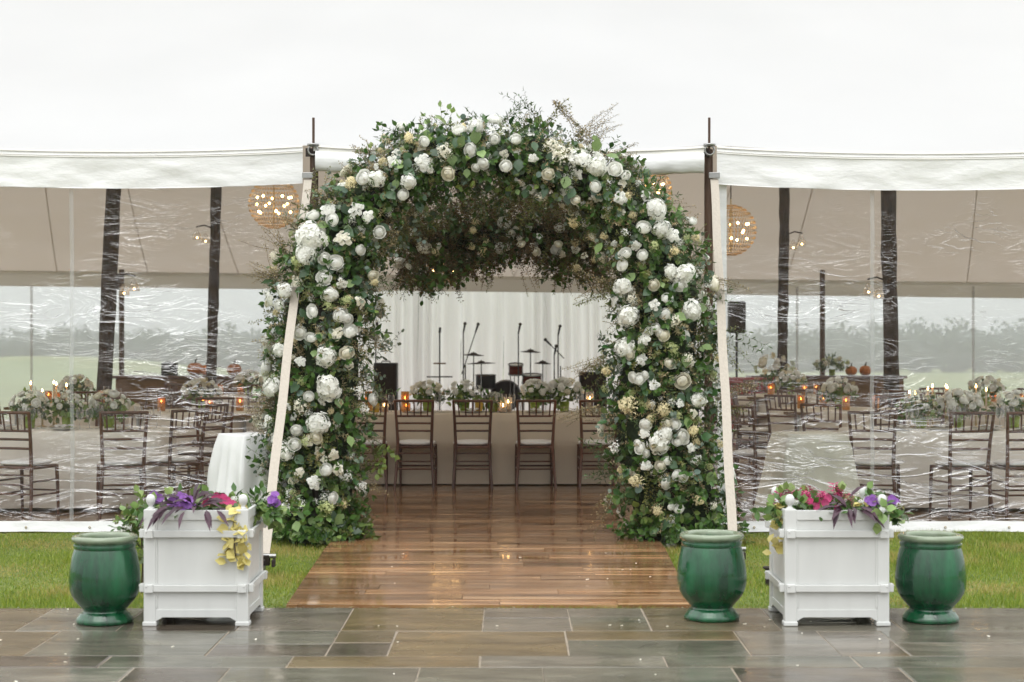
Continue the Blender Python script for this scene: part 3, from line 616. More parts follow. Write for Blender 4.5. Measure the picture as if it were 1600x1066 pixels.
# eave: roped band below the roof edge, then valance
def eave_strip(x0, x1, top, bot, off, amp, nm, m, nu=90, nv=8, seed=0, curl=0):
    def fn(u, v):
        x = x0+(x1-x0)*u; z = eave_z(x)-top-(bot-top)*v
        w = amp*(noise.noise(Vector((x*2.2+seed, z*5, seed)))+.5*noise.noise(Vector((x*6+z*4, z*9, seed))))*min(1, v*2.5)
        return Vector((x, WY-off+w-.012*v+curl*math.sin(v*PI), z))
    return W2(MB().grid(nu, nv, fn).build(nm, m, tent))
for x0, x1, sd in [(-12, PX[2]-.06, 0), (PX[3]+.06, 12, 5)]:
    eave_strip(x0, x1, 0, .018, .030, 0, 'eave_rope_band', 'eave_band', 120, 2)
    eave_strip(x0, x1, .018, .048, .026, .0, 'eave_track', 'white_vinyl', 120, 2)
    eave_strip(x0, x1, .048, .062, .030, .0, 'eave_trim', 'eave_band', 120, 2)
    eave_strip(x0, x1, .06, .318, .034, .02, 'valance', 'white_vinyl', 150, 12, sd)
    eave_strip(x0, x1, .312, .322, .040, .0, 'valance_hem', 'white_paint', 120, 2)
eave_strip(PX[2]+.03, PX[3]-.03, 0, .018, .030, 0, 'eave_rope_band', 'eave_band', 60, 2)
eave_strip(PX[2]+.03, PX[3]-.03, .018, .055, .026, 0, 'eave_trim', 'eave_band', 60, 2)
b = MB()                                          # rolled-up door flap
def roll(u, v):
    x = PX[2]+.05+(PX[3]-PX[2]-.1)*u; a = 2*PI*v; r = .085+.018*noise.noise(Vector((x*3, a*1.2, 3)))+.012*noise.noise(Vector((x*9, a*2, 8)))
    if v == 1: a = 0
    return Vector((x, WY-.04+r*.7*math.cos(a), eave_z(x)-.135+r*math.sin(a)))
W2(b.grid(120, 15, roll).build('rolled_door_flap', 'white_vinyl', tent))
# back eave + valance + back clear wall
def bstrip(top, bot, off, nm, m): return W2(MB().grid(60, 2, lambda u, v: Vector((-14+28*u, BY-off, back_eave(-14+28*u)-top-(bot-top)*v))).build(nm, m, tent))
bstrip(-.02, .05, .02, 'back_eave_band', 'eave_band'); bstrip(.05, .29, .03, 'back_valance', 'roof')
# clear front walls
def clear_wall(label, x0, x1, mname, sd, seams, skirt):
    t = thing('clear_vinyl_wall', label, 'tent wall', (x0, WY, 0), 0, None)
    def fn(u, v):
        x = (x1-x0)*u; z = .06+2.84*v
        return Vector((x, .02+.045*noise.noise(Vector((x*.9+sd, z*1.5, sd)))+.014*noise.noise(Vector((x*3.4, z*8, sd)))*(1.6-v), z))
    MB().grid(110, 120, fn).build('vinyl_sheet', mname, t)
    for px in seams:
        x = X(px, WY)-x0; MB().grid(2, 40, lambda a, v, x=x: Vector((x+(a-.5)*.034, fn(x/(x1-x0), v).y-.012, .06+2.84*v))).build('vinyl_seam', 'seam', t)
    def sk(u, v):
        x = (x1-x0)*u; z = .015+.085*v; return Vector((x, -.01-.03*(1-v)+.012*noise.noise(Vector((x*4, z*9, sd))), z+.006*noise.noise(Vector((x*2.5, 0, sd)))))
    s = MB().grid(90, 5, sk).build('bottom_skirt', 'white_vinyl', t)
    for k in range(int((x1-x0)/.53)):
        b = MB(); b.lathe([(.004, 0), (.009, .002), (.011, 0)], 10); o = b.build('grommet', 'brass', s, loc=(.3+.53*k, -.038, .05)); o.rotation_euler = (PI/2, 0, 0)
    return t
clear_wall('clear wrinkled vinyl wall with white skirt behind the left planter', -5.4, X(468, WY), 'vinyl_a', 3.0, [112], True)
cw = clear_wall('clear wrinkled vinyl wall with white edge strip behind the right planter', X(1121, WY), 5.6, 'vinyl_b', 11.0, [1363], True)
MB().grid(3, 40, lambda u, v: Vector((.075*u, -.012+.01*noise.noise(Vector((u*3, v*14, 2))), .05+2.86*v))).build('edge_strip', 'white_vinyl', cw)
for sx, lab in ((-1, 'clear vinyl back wall facing the field left of the stage drape'), (1, 'clear vinyl back wall facing the field right of the stage drape')):
    x0, x1 = (-13.5, X(475, BY)) if sx < 0 else (X(1100, BY), 13.5)
    t = thing('back_vinyl_wall', lab, 'tent wall', (x0, BY, 0))
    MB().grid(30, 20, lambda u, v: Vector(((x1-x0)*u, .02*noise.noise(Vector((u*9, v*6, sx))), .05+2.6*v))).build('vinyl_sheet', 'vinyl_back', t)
    for px in ((50, 330) if sx < 0 else (1245, 1520)): MB().box((X(px, BY)-x0, -.03, 1.35), (.05, .01, 2.6)).build('vinyl_seam', 'seam', t)
# poles
def side_pole(label, x, yoff=0.0):
    t = thing('side_pole', label, 'tent pole', (x, WY+.04+yoff, 0))
    MB().tube([(0, 0, 0), (0, 0, 1.5), (0, 0, 3.2)], .036, 14).build('pole_shaft', 'pole_wood', t)
    MB().tube([(0, -.05, 3.18), (0, -.05, 3.46)], .011, 10).build('spike', 'pole_wood', t)
    MB().lathe([(.012, 3.225), (.05, 3.225), (.05, 3.24), (.012, 3.24)], 16, (0, -.07, 0)).build('washer', 'steel', t)
    MB().tube([(.04*math.cos(a), -.085, 3.185+.04*math.sin(a)) for a in np.linspace(0, 2*PI, 13)], .008, 6, cap=False).build('ring', 'steel', t)
    MB().box((-.03, -.05, 3.17), (.07, .02, .07)).build('corner_plate', 'dark_steel', t)
side_pole('brown wooden side pole with spike left of the flower arch', X(490, WY)); side_pole('brown wooden side pole with spike right of the flower arch', X(1108, WY))
for k, x in enumerate([PX[1], PX[4]]): side_pole('brown wooden side pole at the far '+('left' if k == 0 else 'right')+' bay beyond the vinyl', x, 0.0)
def strap(label, top, bot):
    t = thing('guy_strap', label, 'strap', bot)
    d = Vector(top)-Vector(bot); s = Vector((.033, 0, 0)); nrm = d.cross(s).normalized()*.004
    n = 24; vs = []
    for i in range(n+1):
        c = d*(i/n)+Vector((.003*math.sin(i*.9), 0, 0)); vs += [c-s-nrm, c+s-nrm, c+s+nrm, c-s+nrm]
    fs = []
    for i in range(n):
        for j in range(4): fs.append((i*4+j, i*4+(j+1) % 4, (i+1)*4+(j+1) % 4, (i+1)*4+j))
    fs += [(3, 2, 1, 0), (n*4, n*4+1, n*4+2, n*4+3)]
    MB().add(vs, fs).build('webbing_band', 'webbing', t)
    MB().box((0, -.0, .02), (.085, .05, .075), Matrix.Rotation(.2, 3, 'X')).build('ratchet_body', 'dark_steel', t, .006)
    MB().tube([(-.06, -.01, .045), (.085, -.01, .045)], .016, 10).build('ratchet_spool', 'steel', t)
    MB().box((.07, -.02, .0), (.02, .07, .05)).build('ratchet_handle', 'dark_steel', t, .004)
    MB().tube([(0, -.03, -.06), (0, -.035, -.02)], .018, 10).build('hook', 'steel', t)
    tp = Vector(top)-Vector(bot); MB().box(tp+Vector((0, -.01, .03)), (.09, .02, .05)).build('buckle', 'steel', t, .004)
    return t
strap('beige webbing guy strap crossing the left side of the flower arch', (X(481, WY-.1), WY-.1, Z(280, WY-.1)), (X(412, 11.7), 11.7, .10))
strap('beige webbing guy strap along the right side of the flower arch', (X(1116, WY-.1), WY-.1, Z(280, WY-.1)), (X(1146, 12.1), 12.1, .10))
def stake(label, x, y, h):
    t = thing('tent_stake', label, 'stake', (x, y, 0)); MB().tube([(0, 0, -.05), (0, 0, h)], .014, 10).build('shaft', 'dark_steel', t)
    MB().lathe([(.004, h+.012), (.03, h+.01), (.032, h), (.012, h-.012)], 14).build('head', 'dark_steel', t)
stake('rusty iron stake in the lawn beside the right white planter', X(1199, 11.3), 11.3, .115)
stake('rusty iron stake under the ratchet of the left strap', X(408, 11.65), 11.62, .12)
stake('rusty iron stake under the ratchet of the right strap', X(1147, 12.05), 12.02, .1)
# interior poles (rough bark)
def big_pole(label, p0, p1, r):
    t = thing('bark_pole', label, 'tent pole', p0, 0, None); d = Vector(p1)-Vector(p0)
    n = 26; b = MB(); pts = [d*(i/n) for i in range(n+1)]
    b.tube(pts, [r*(1+.07*noise.noise(Vector((i*.7, r*40, 0)))) for i in range(n+1)], 16)
    b.v = [tuple(Vector(v)+Vector(v).normalized()*0+Vector((noise.noise(Vector(v)*6)*.018, noise.noise(Vector(v)*6+Vector((9, 9, 9)))*.018, 0))) for v in b.v]
    b.build('pole_trunk', 'bark_pole', t); return t
def bp(pxb, pyb, pxt, pyt, d, top):
    a = Vector((X(pxb+(pxt-pxb)*0, d), d, FZ)); k = (pxt-pxb)/(pyb-pyt); zb, zt = FZ, top
    x_at = lambda z: X(pxb+k*(z-Z(pyb, d))*F/d, d)
    return (x_at(zb), d, zb), (x_at(zt), d, zt)
c1 = big_pole('thick dark centre pole behind the left vinyl wall', *bp(162, 620, 178, 295, 23.5, 8.9), .105)
c2 = big_pole('thick dark centre pole behind the right vinyl wall', *bp(1393, 620, 1388, 295, 23.5, 8.9), .105)
q1 = big_pole('dark quarter pole with lamp bracket behind the left vinyl wall', *bp(330, 600, 338, 300, 28, 5.6), .085)
q2 = big_pole('dark quarter pole with lamp bracket behind the right vinyl wall', *bp(1222, 590, 1226, 300, 28, 5.6), .085)
for lab, px in (('plain wooden pole at the back eave left of the stage', 190), ('plain wooden pole at the back eave right of the stage', 1285)):
    t = thing('back_pole', lab, 'tent pole', (X(px, 32.6), 32.6, FZ)); MB().tube([(0, 0, 0), (0, 0, 2.9)], .05, 12).build('pole_shaft', 'pole_wood', t)
def sconce(label, p, sgn):
    t = thing('pole_sconce', label, 'lamp', p); t.scale = (.72,)*3
    MB().box((0, 0, 0), (.06, .06, .3)).build('back_plate', 'dark_steel', t, .01)
    MB().tube([(0, 0, .08), (sgn*.16, -.03, .14), (sgn*.34, -.05, .1)], .016, 8).build('arm', 'dark_steel', t)
    for k, (dx, dz) in enumerate([(sgn*.32, -.12), (sgn*.13, -.2)]):
        MB().lathe([(.02, .16), (.05, .12), (.095, .02), (.105, -.06), (.10, -.06), (.09, .02), (.045, .11)], 14, (dx, -.05, dz)).build('glass_shade', 'glass', t)
        MB().ball((dx, -.05, dz-.02), .02, 10, 7).build('bulb', 'bulb', t)
sconce('twin amber sconce on the dark quarter pole left of the arch', P(331, 362, 27.85), -1); sconce('twin amber sconce on the dark quarter pole right of the arch', P(1230, 372, 27.85), 1)
sconce('twin amber sconce low on the thick left centre pole', P(184, 440, 23.3), 1); sconce('twin amber sconce low on the thick right centre pole', P(1383, 445, 23.3), -1)
# chandeliers
def chandelier_meshes():
    R = .40; st = MB(); n = 46
    for k in range(n):
        a = 2*PI*k/n
        for j in range(1, 15):
            t = PI*j/15; r = math.sin(t)*R; p = Vector((r*math.cos(a), r*math.sin(a), math.cos(t)*R)); s = .0185
            e = Vector((-math.sin(a), math.cos(a), 0))*s*.9; u = Vector((math.cos(a)*math.cos(t), math.sin(a)*math.cos(t), -math.sin(t)))*s*1.5; nn = p.normalized()*s*.6
            st.add([p-u, p+e, p+u, p-e, p+nn, p-nn], [(0, 1, 4), (1, 2, 4), (2, 3, 4), (3, 0, 4), (1, 0, 5), (2, 1, 5), (3, 2, 5), (0, 3, 5)])
    fr = MB()
    for zz in (-.25, 0, .25):
        r = math.sqrt(R*R-zz*zz)-.01; fr.tube([(r*math.cos(a), r*math.sin(a), zz) for a in np.linspace(0, 2*PI, 33)], .004, 5, cap=False)
    fr.tube([(0, 0, -R), (0, 0, R+.1)], .012, 6)
    return st.mesh('bead_strands', 'bead'), fr.mesh('frame', 'brass')
cb_, cf_ = chandelier_meshes(); bulbm = MB().ball((0, 0, 0), .026, 8, 6).mesh('bulb', 'bulb'); cordm = MB().tube([(0, 0, .4), (0, 0, 3.4)], .008, 5).mesh('cord', 'dark_steel')
def chandelier(label, px, py, d, s=1.0, lit=True):
    t = thing('globe_chandelier', label, 'chandelier', P(px, py, d), random.uniform(0, 1))
    obj('bead_strands', cb_, t, scale=s); obj('frame', cf_, t, scale=s); obj('cord', cordm, t)
    for k in range(16):
        a = 2*PI*k/16; obj('bulb', bulbm, t, loc=(.27*s*math.cos(a), .27*s*math.sin(a), (.10, -.02, -.14)[k % 3]*s), scale=s*.8)
chandelier('amber beaded globe chandelier behind vinyl left of the arch', 428, 318, 22.5, .82)
chandelier('amber beaded globe chandelier half hidden by the right guy strap', 1142, 360, 22.5, .82)
chandelier('amber beaded globe chandelier peeking above the right arch shoulder', 1010, 298, 26.0, .95)
chandelier('amber beaded globe chandelier glowing beneath the dark floral canopy', 697, 412, 29.0, .8)


# stage drape (pipe and drape panels)
DY = 33.1; dr = thing('stage_drape', 'gathered white drape hanging behind the band', 'curtain', (0, DY, FZ))
x = X(455, DY); x1 = X(1118, DY); npn = 10; w = (x1-x)/npn
for k in range(npn):
    def fn(u, v, k=k):
        xx = x+w*(k+u)-.0; a = u*w*27+1.6*math.sin(u*5+k*1.7); am = .04*(1.1-.3*v)
        return Vector((xx+.01*math.sin(v*5+k), am*math.sin(a)+.02*math.sin(u*11+k*3)+.01*noise.noise(Vector((xx*3, v*4, k))), .02+2.78*v))
    MB().grid(60, 10, fn).build('drape_panel', 'drape', dr)
MB().tube([(x, .02, 2.81), (x1, .02, 2.81)], .02, 8).build('drape_rail', 'steel', dr)
for k in range(0, npn+1, 3): MB().tube([(x+w*k, .1, 0), (x+w*k, .1, 2.81)], .022, 8).build('upright', 'steel', dr)

# ================================================================== FURNITURE
def make_chair():
    t = thing('banquet_chair', 'x', 'chair')
    for s in (-1, 1):
        MB().tube([(s*.205, -.235, 0), (s*.19, -.20, .2), (s*.175, -.18, .45), (s*.185, -.205, .68), (s*.20, -.25, .935)], [.014, .016, .018, .016, .014], 8).build('post', 'chair_wood', t)
        MB().tube([(s*.19, .20, 0), (s*.19, .19, .25), (s*.185, .18, .45)], [.012, .016, .018], 8).build('leg', 'chair_wood', t)
        for z in (.20, .32): MB().tube([(s*.19, -.19, z), (s*.19, .19, z)], .009, 6).build('stretcher', 'chair_wood', t)
    for z, yv, hw in ((.925, -.248, .20), (.765, -.222, .19), (.69, -.208, .185), (.61, -.198, .182)):
        MB().tube([(-hw, yv, z), (0, yv+.012 if z < .9 else yv, z), (hw, yv, z)], .0115 if z < .9 else .014, 8).build('rail', 'chair_wood', t)
    for k in range(5):
        u = (k-2)/2.6; MB().tube([(u*.18, -.222, .765), (u*.195, -.248, .925)], .008, 6).build('spindle', 'chair_wood', t)
    for z in (.21, .29, .375): MB().tube([(-.19, -.195, z), (.19, -.195, z)], .009, 6).build('stretcher', 'chair_wood', t)
    MB().tube([(-.19, .19, .22), (.19, .19, .22)], .009, 6).build('stretcher', 'chair_wood', t)
    MB().box((0, 0, .44), (.38, .38, .03)).build('seat_frame', 'chair_wood', t, .01)
    b = MB()
    def cu(u, v):
        a = u*2*PI; r = math.sin(v*PI); e = (abs(math.cos(a))**3+abs(math.sin(a))**3)**(-1/3)
        return Vector((.205*e*math.cos(a)*r**.55, .20*e*math.sin(a)*r**.55-.005, .478-.03*math.cos(v*PI)))
    b.grid(25, 9, cu).build('cushion', 'cushion', t); return t
proto = make_chair(); used = [False]
def chair(x, y, rz, label, group=None):
    if not used[0]:
        used[0] = True; proto.location = (x, y, FZ); proto.rotation_euler = (0, 0, rz); proto['label'] = side_words(label)
        if group: proto['group'] = group
        return proto
    c = copy_tree(proto, loc=(x, y, FZ), rz=rz, label=label, group=group); 
    if not group and 'group' in c: del c['group']
    return c
def cloth_table(name, label, x, y, rx, ry, h, m, folds=18, power=8, flare=.10, rz=0, under=True, low=.02, group=None):
    t = thing(name, label, 'table', (x, y, FZ), rz, group); N = 140; b = MB()
    def per(a, sc=1.0):
        c, s = math.cos(a), math.sin(a); k = (abs(c)**power+abs(s)**power)**(-1/power); return Vector((c*k*rx*sc, s*k*ry*sc, 0))
    rows = [(.0, 0, 0), (.5, 0, 0), (.97, 0, 0), (1, -.012, 0)]
    vs = []; sd = random.uniform(0, 99)
    for sc, dz, _ in rows: vs += [per(2*PI*i/N, max(sc, .002))+Vector((0, 0, h+dz)) for i in range(N)]
    K = 9
    for k in range(1, K+1):
        v = k/K
        for i in range(N):
            a = 2*PI*i/N; p = per(a); n_ = p.normalized(); per_len = a
            f = math.sin(folds*a+2.2*math.sin(3*a+sd))*.5+.5*noise.noise(Vector((math.cos(a)*folds*.5, math.sin(a)*folds*.5, sd)))
            vs.append(p+n_*(.012+flare*v*.55+flare*.75*v**1.2*f)+Vector((0, 0, h-.012-(h-.012-low)*v)))
    R = len(rows)+K; fs = [(j*N+i, j*N+(i+1) % N, (j+1)*N+(i+1) % N, (j+1)*N+i) for j in range(R-1) for i in range(N)]
    MB().add([tuple(v) for v in vs], [f[::-1] for f in fs], True).build('tablecloth', m, t)
    if under:
        MB().box((0, 0, h-.03), (rx*1.8, ry*1.8, .03)).build('tabletop', 'crate', t)
        for sx in (-1, 1):
            for sy in (-1, 1): MB().tube([(sx*rx*.75, sy*ry*.75, 0), (sx*rx*.75, sy*ry*.75, h-.04)], .018, 6).build('leg', 'steel', t)
    return t
# head table
TH = .77
cloth_table('head_table', 'long linen covered head table seen through the flower arch', X(775, 18.95), 18.98, 1.62, .46, TH, 'linen', 26, 14, .07)
HX = [(574, 'wooden banquet chair half hidden behind the left arch leg'), (650, 'wooden banquet chair nearest the left arch leg, wholly clear'), (738, 'second clear wooden chair at the head table, left of the drums'), (836, 'wooden banquet chair in front of the big cream bouquet'), (934, 'wooden banquet chair half hidden behind the right arch leg')]
for px, lab in HX: chair(X(px, 18.2), 18.27, random.uniform(-.05, .05), lab, None)
# tables behind the clear walls
cloth_table('banquet_table', 'linen covered long table behind the left vinyl wall', X(70, 16.3), 16.35, 1.15, .48, .72, 'linen_pale', 16, 8, .10)
cloth_table('banquet_table', 'linen covered long table behind the right vinyl wall', X(1520, 16.3), 16.35, 1.2, .48, .72, 'linen_pale', 16, 8, .10)
for px, y, rz, lab in [(42, 15.3, -.35, 'wooden chair turned at an angle near the left vinyl seam'), (190, 15.3, .3, 'wooden chair just left of the left planter bouquet'), (268, 15.7, .9, 'wooden chair turned sideways behind the left planter flowers'), (305, 16.9, 1.2, 'wooden chair deep behind the left planter'), (-52, 15.4, -.2, 'wooden chair at the outer end of the left linen table'),
                       (1367, 15.3, -.3, 'wooden chair by the vinyl seam behind the right planter'), (1500, 15.2, .18, 'wooden chair behind the right green urn'), (1592, 15.2, .1, 'wooden chair at the outer end of the right linen table'), (1180, 16.6, -.9, 'wooden chair in shadow beside the cream draped table'), (1295, 17.1, -.5, 'wooden chair behind the cream draped table')]:
    chair(X(px, y), y, rz, lab)
# rows further in
far = [(-3.6, 20.0, 'left'), (-5.6, 22.2, 'left'), (-3.9, 25.6, 'left'), (3.9, 20.6, 'right'), (5.9, 21.5, 'right'), (4.2, 26.0, 'right')]
TN = ['inner left aisle table', 'left edge table', 'far left table', 'inner right aisle table', 'right edge table', 'far right table']
for i, (x, y, s) in enumerate(far):
    cloth_table('round_table', 'linen covered round table '+['in the inner left aisle', 'at the left edge by the thick pole', 'far left near the back wall', 'in the inner right aisle', 'at the right edge by the thick pole', 'far right near the back wall'][i], x, y, .8, .8, .74, 'linen_pale', 14, 2, .09)
    for k in range(6):
        a = k*PI/3+.3; chair(x+1.0*math.sin(a), y-1.0*math.cos(a), a, 'wooden banquet chair drawn up to the '+TN[i], side_words('chairs at the '+TN[i]))
# small draped tables flanking the entrance
def draped_square(label, x, y, rx, h, m, rz, corner):
    t = thing('draped_table', label, 'table', (x, y, FZ if y > WY else 0), rz); N = 96; b = MB(); vs = []
    def sq(a, r): c, s = math.cos(a), math.sin(a); k = 1/max(abs(c), abs(s)); return c*k*r, s*k*r
    rows = [(0.003, 0), (.6, 0), (.985, 0), (1.0, -.01)]
    for sc, dz in rows: vs += [(*sq(2*PI*i/N, rx*sc), h+dz) for i in range(N)]
    K = 8
    for k in range(1, K+1):
        v = k/K
        for i in range(N):
            a = 2*PI*i/N; cx, cy = sq(a, rx); n_ = Vector((cx, cy, 0)).normalized(); cor = (math.sqrt(cx*cx+cy*cy)/rx-1)/.414
            drop = (h-.12)*(.62+.38*corner*cor**1.5) if corner else (h-.02)
            out = .02+.17*v*(1 if not corner else (.35+.5*cor*math.sin(min(1, v*1.4)*PI)))+.022*v*math.sin(6*a*2+x)
            vs.append((cx+n_.x*out, cy+n_.y*out, h-.01-drop*v))
    R = len(rows)+K
    b.add(vs, [(j*N+i, (j+1)*N+i, (j+1)*N+(i+1) % N, j*N+(i+1) % N) for j in range(R-1) for i in range(N)], True).build('tablecloth', m, t)
    MB().box((0, 0, h-.03), (rx*1.85, rx*1.85, .03)).build('tabletop', 'crate', t)
    MB().tube([(0, 0, 0), (0, 0, h-.04)], .04, 10).build('pedestal', 'steel', t); MB().lathe([(.24, 0), (.24, .02), (.05, .05)], 20).build('base', 'steel', t)
draped_square('cream cloth draped square table behind the right planter flowers', X(1266, 15.0), 15.05, .26, .75, 'cotton_cream', .12, 0)
draped_square('white cloth draped square table between left planter and arch', X(402, 13.98), 13.98, .235, .85, 'cotton_white', .62, 1)

# tableware -----------------------------------------------------------------------------------
gm = MB().lathe([(.034, 0), (.034, .003), (.005, .006), (.004, .09), (.02, .10), (.038, .13), (.041, .16), (.034, .205)], 14).mesh('glass_bowl', 'glass')
def wine_glass(x, y, z, lab, grp): tag(obj('wine_glass', gm, loc=(x, y, z), scale=random.uniform(.9, 1.1)), lab, 'glass', grp)
hold = {h: MB().lathe([(.001, .004), (.043, 0), (.045, .01), (.045, h), (.041, h), (.041, .012)], 16).mesh('holder', 'glass') for h in (.10, .16, .22)}
hold_a = {h: MB().lathe([(.001, .004), (.043, 0), (.045, .01), (.045, h), (.041, h), (.041, .012)], 16).mesh('holder', 'amber_glass') for h in (.10, .16, .22)}
flm = MB().lathe([(.001, 0), (.007, .008), (.006, .018), (.001, .035)], 8).mesh('flame', 'flame')
def pillar(x, y, z, h, lab, grp=None, amber=False):
    t = thing('candle_jar', lab, 'candle', (x, y, z), 0, grp); obj('holder', (hold_a if amber else hold)[h], t)
    MB().lathe([(.001, .006), (.034, .006), (.034, h*.6), (.001, h*.6)], 14).build('candle', 'wax', t); obj('flame', flm, t, loc=(0, 0, h*.6+.004))
tap = MB().lathe([(.05, 0), (.05, .006), (.012, .012), (.010, .09), (.016, .10), (.012, .105), (.011, .10)], 12).mesh('candlestick', 'brass')
tapc = MB().tube([(0, 0, .1), (0, 0, .36)], [.011, .009], 8).mesh('candle', 'wax')
def taper(x, y, z, lab, grp):
    t = thing('taper_candle', lab, 'candle', (x, y, z), 0, grp); s = random.uniform(.85, 1.15); obj('candlestick', tap, t); obj('candle', tapc, t, scale=(1, 1, s)); obj('flame', flm, t, loc=(0, 0, .36*s))
def bouquet(x, y, z, w, h, lab, kinds, vase='green_glass', leaves=40, nfl=20, grp=None, dark=False):
    t = thing('centrepiece', lab, 'bouquet', (x, y, z), random.uniform(0, 6), grp)
    MB().lathe([(.001, .004), (.045, 0), (.05, .02), (.058, .11), (.054, .11), (.046, .02)], 16).build('vase', vase, t)
    Lv = Leaves()
    for k in range(leaves):
        d = rv(); d.z = abs(d.z)*.6; sprig(Lv, random.choice(['salal', 'dark', 'olive', 'lime']), (d.x*w*.3, d.y*w*.3, .1+random.random()*h*.4), d+Vector((0, 0, .2)), random.uniform(.08, .14)*w/.2, stem=False)
    o = obj('foliage', Lv.mesh('foliage', 'leaf'), t)
    for k in range(nfl):
        a = k*2.4; q = math.sqrt((k+.5)/nfl); d = Vector((math.cos(a)*q, math.sin(a)*q, 1.1-q)).normalized()
        flower(random.choice(kinds), (d.x*w, d.y*w*.9, .1+h*.35+d.z*h*.6), d, random.uniform(.028, .046)*w/.2, t)
tz = FZ+TH+.004
for px, w, h, lab, kk in [(668, .19, .24, 'cream rose bouquet with lime vase behind the first clear chair', 'RRY'), (726, .20, .25, 'loose white and green bouquet between the second and third chairs', 'RRSW'), (836, .17, .26, 'cream peony bouquet with dark round leaves by the floor tom', 'RH'), (882, .22, .27, 'full cream hydrangea bouquet beside the right arch leg', 'HHR'), (770, .1, .12, 'tiny white bud posy near the table candles', 'RW')]:
    bouquet(X(px, 18.95), 18.95+random.uniform(-.05, .1), tz, w, h, lab, list(kk))
for px, dy, h, lab, am in [(632, .1, .22, 'tall amber candle jar left of the first bouquet', True), (636, -.12, .10, 'low amber candle cup in front of the tall jar', True), (782, .05, .16, 'clear candle jar behind the chair with the drums', False), (794, -.1, .16, 'lit clear candle jar between second and third clear chairs', False), (786, -.2, .10, 'low clear candle cup by the wine glasses', False), (922, .05, .22, 'tall clear jar with pink candle by the right arch leg', False), (602, -.1, .10, 'low candle cup beside the left arch leg', False), (575, .1, .22, 'tall amber candle jar against the left arch leg', True)]:
    pillar(X(px, 18.95), 18.95+dy, tz, h, lab, None, am)
for px in (599, 612, 684, 690, 772, 780, 787, 800, 864, 905, 912): wine_glass(X(px, 18.85), 18.85+random.uniform(-.15, .15), tz, 'clear wine glass on the linen head table', 'wine glasses on the head table')
MB_y = MB().lathe([(.001, .004), (.036, 0), (.04, .02), (.045, .13), (.041, .13), (.036, .02)], 14).mesh('tumbler', 'yellow_glass')
for px, lab in ((587, 'yellow glass tumbler beside the left arch leg'), (748, 'yellow glass tumbler behind the second clear chair')): tag(obj('tumbler', MB_y, loc=(X(px, 18.8), 18.8, tz)), lab, 'glass')
plm = MB().lathe([(.001, .004), (.08, .004), (.13, .016), (.132, .018), (.08, .008), (.001, .008)], 24).mesh('plate', 'china')
def napkin_mesh():
    b = MB(); b.grid(9, 12, lambda u, v: Vector(((u-.5)*.13+.01*math.sin(v*9), (v-.5)*.3, .02+.012*math.sin(u*14+v*3)))); return b.mesh('napkin', 'cotton_white')
npm = napkin_mesh()
for px in (650, 738, 836, 934):
    tag(obj('plate', plm, loc=(X(px, 18.72), 18.72, tz)), 'white china plate on the linen head table', 'plate', 'plates on the head table')
    tag(obj('napkin', npm, loc=(X(px, 18.66), 18.66, tz+.02)), 'folded white napkin on a head table plate', 'napkin', 'napkins on the head table')
for sgn, xs, y in ((-1, (20, 110, 200), 16.35), (1, (1390, 1455, 1530, 1590), 16.35)):
    side = 'left' if sgn < 0 else 'right'; z = FZ+.724
    for px in xs:
        tag(obj('plate', plm, loc=(X(px, y), y-.28, z)), f'white china plate on the {side} linen table', 'plate', f'plates on the {side} linen table')
        tag(obj('napkin', npm, loc=(X(px, y)+.02, y-.34, z+.02)), f'folded napkin hanging over the {side} linen table', 'napkin', f'napkins on the {side} linen table')
        for k in range(3): wine_glass(X(px, y)+.14+.07*k, y-.2+.08*k, z, f'wine glass on the {side} linen table', f'wine glasses on the {side} linen table')
for px, py, w, lab, kk in [(45, 655, .20, 'white bouquet at the outer part of the left table', 'RHS'), (105, 650, .16, 'white and green bouquet by the left vinyl seam', 'RSW'), (170, 650, .20, 'white bouquet before the thick left pole', 'RSW'), (1440, 650, .2, 'pale green bouquet left of the peony bouquet', 'GSW'), (1500, 640, .23, 'big cream peony bouquet on the right table', 'RRH'), (1585, 650, .2, 'white bouquet at the outer part of the right table', 'SRW')]:
    bouquet(X(px, 16.4), 16.42, FZ+.724, w, .26, lab, list(kk))
for px, s in [(48, 'l'), (66, 'l'), (84, 'l'), (104, 'l'), (88, 'l'), (1421, 'r'), (1430, 'r'), (1450, 'r'), (1457, 'r'), (1478, 'r'), (1480, 'r'), (1525, 'r'), (1541, 'r')]:
    side = 'left' if s == 'l' else 'right'; y = 16.5+random.uniform(0, .3); taper(X(px, y), y, FZ+.724, f'lit taper candle on the {side} linen table', f'taper candles on the {side} table')
for i, (x, y, s) in enumerate(far):
    bouquet(x, y, FZ+.744, .22, .27, 'cream rose bouquet on the '+['inner left aisle table', 'left edge table', 'far left table', 'inner right aisle table', 'right edge table', 'far right table'][i], list('RRHY'), leaves=30, nfl=20)
    for k in range(4): pillar(x+.45*math.cos(k*1.7+i), y+.45*math.sin(k*1.7+i), FZ+.744, .16, 'lit amber candle jar on the '+TN[i], 'candles on the '+TN[i], True)
    for k in range(6): wine_glass(x+.55*math.cos(k*1.05), y+.55*math.sin(k*1.05), FZ+.744, 'wine glass on the round '+TN[i], 'glasses on the '+TN[i])
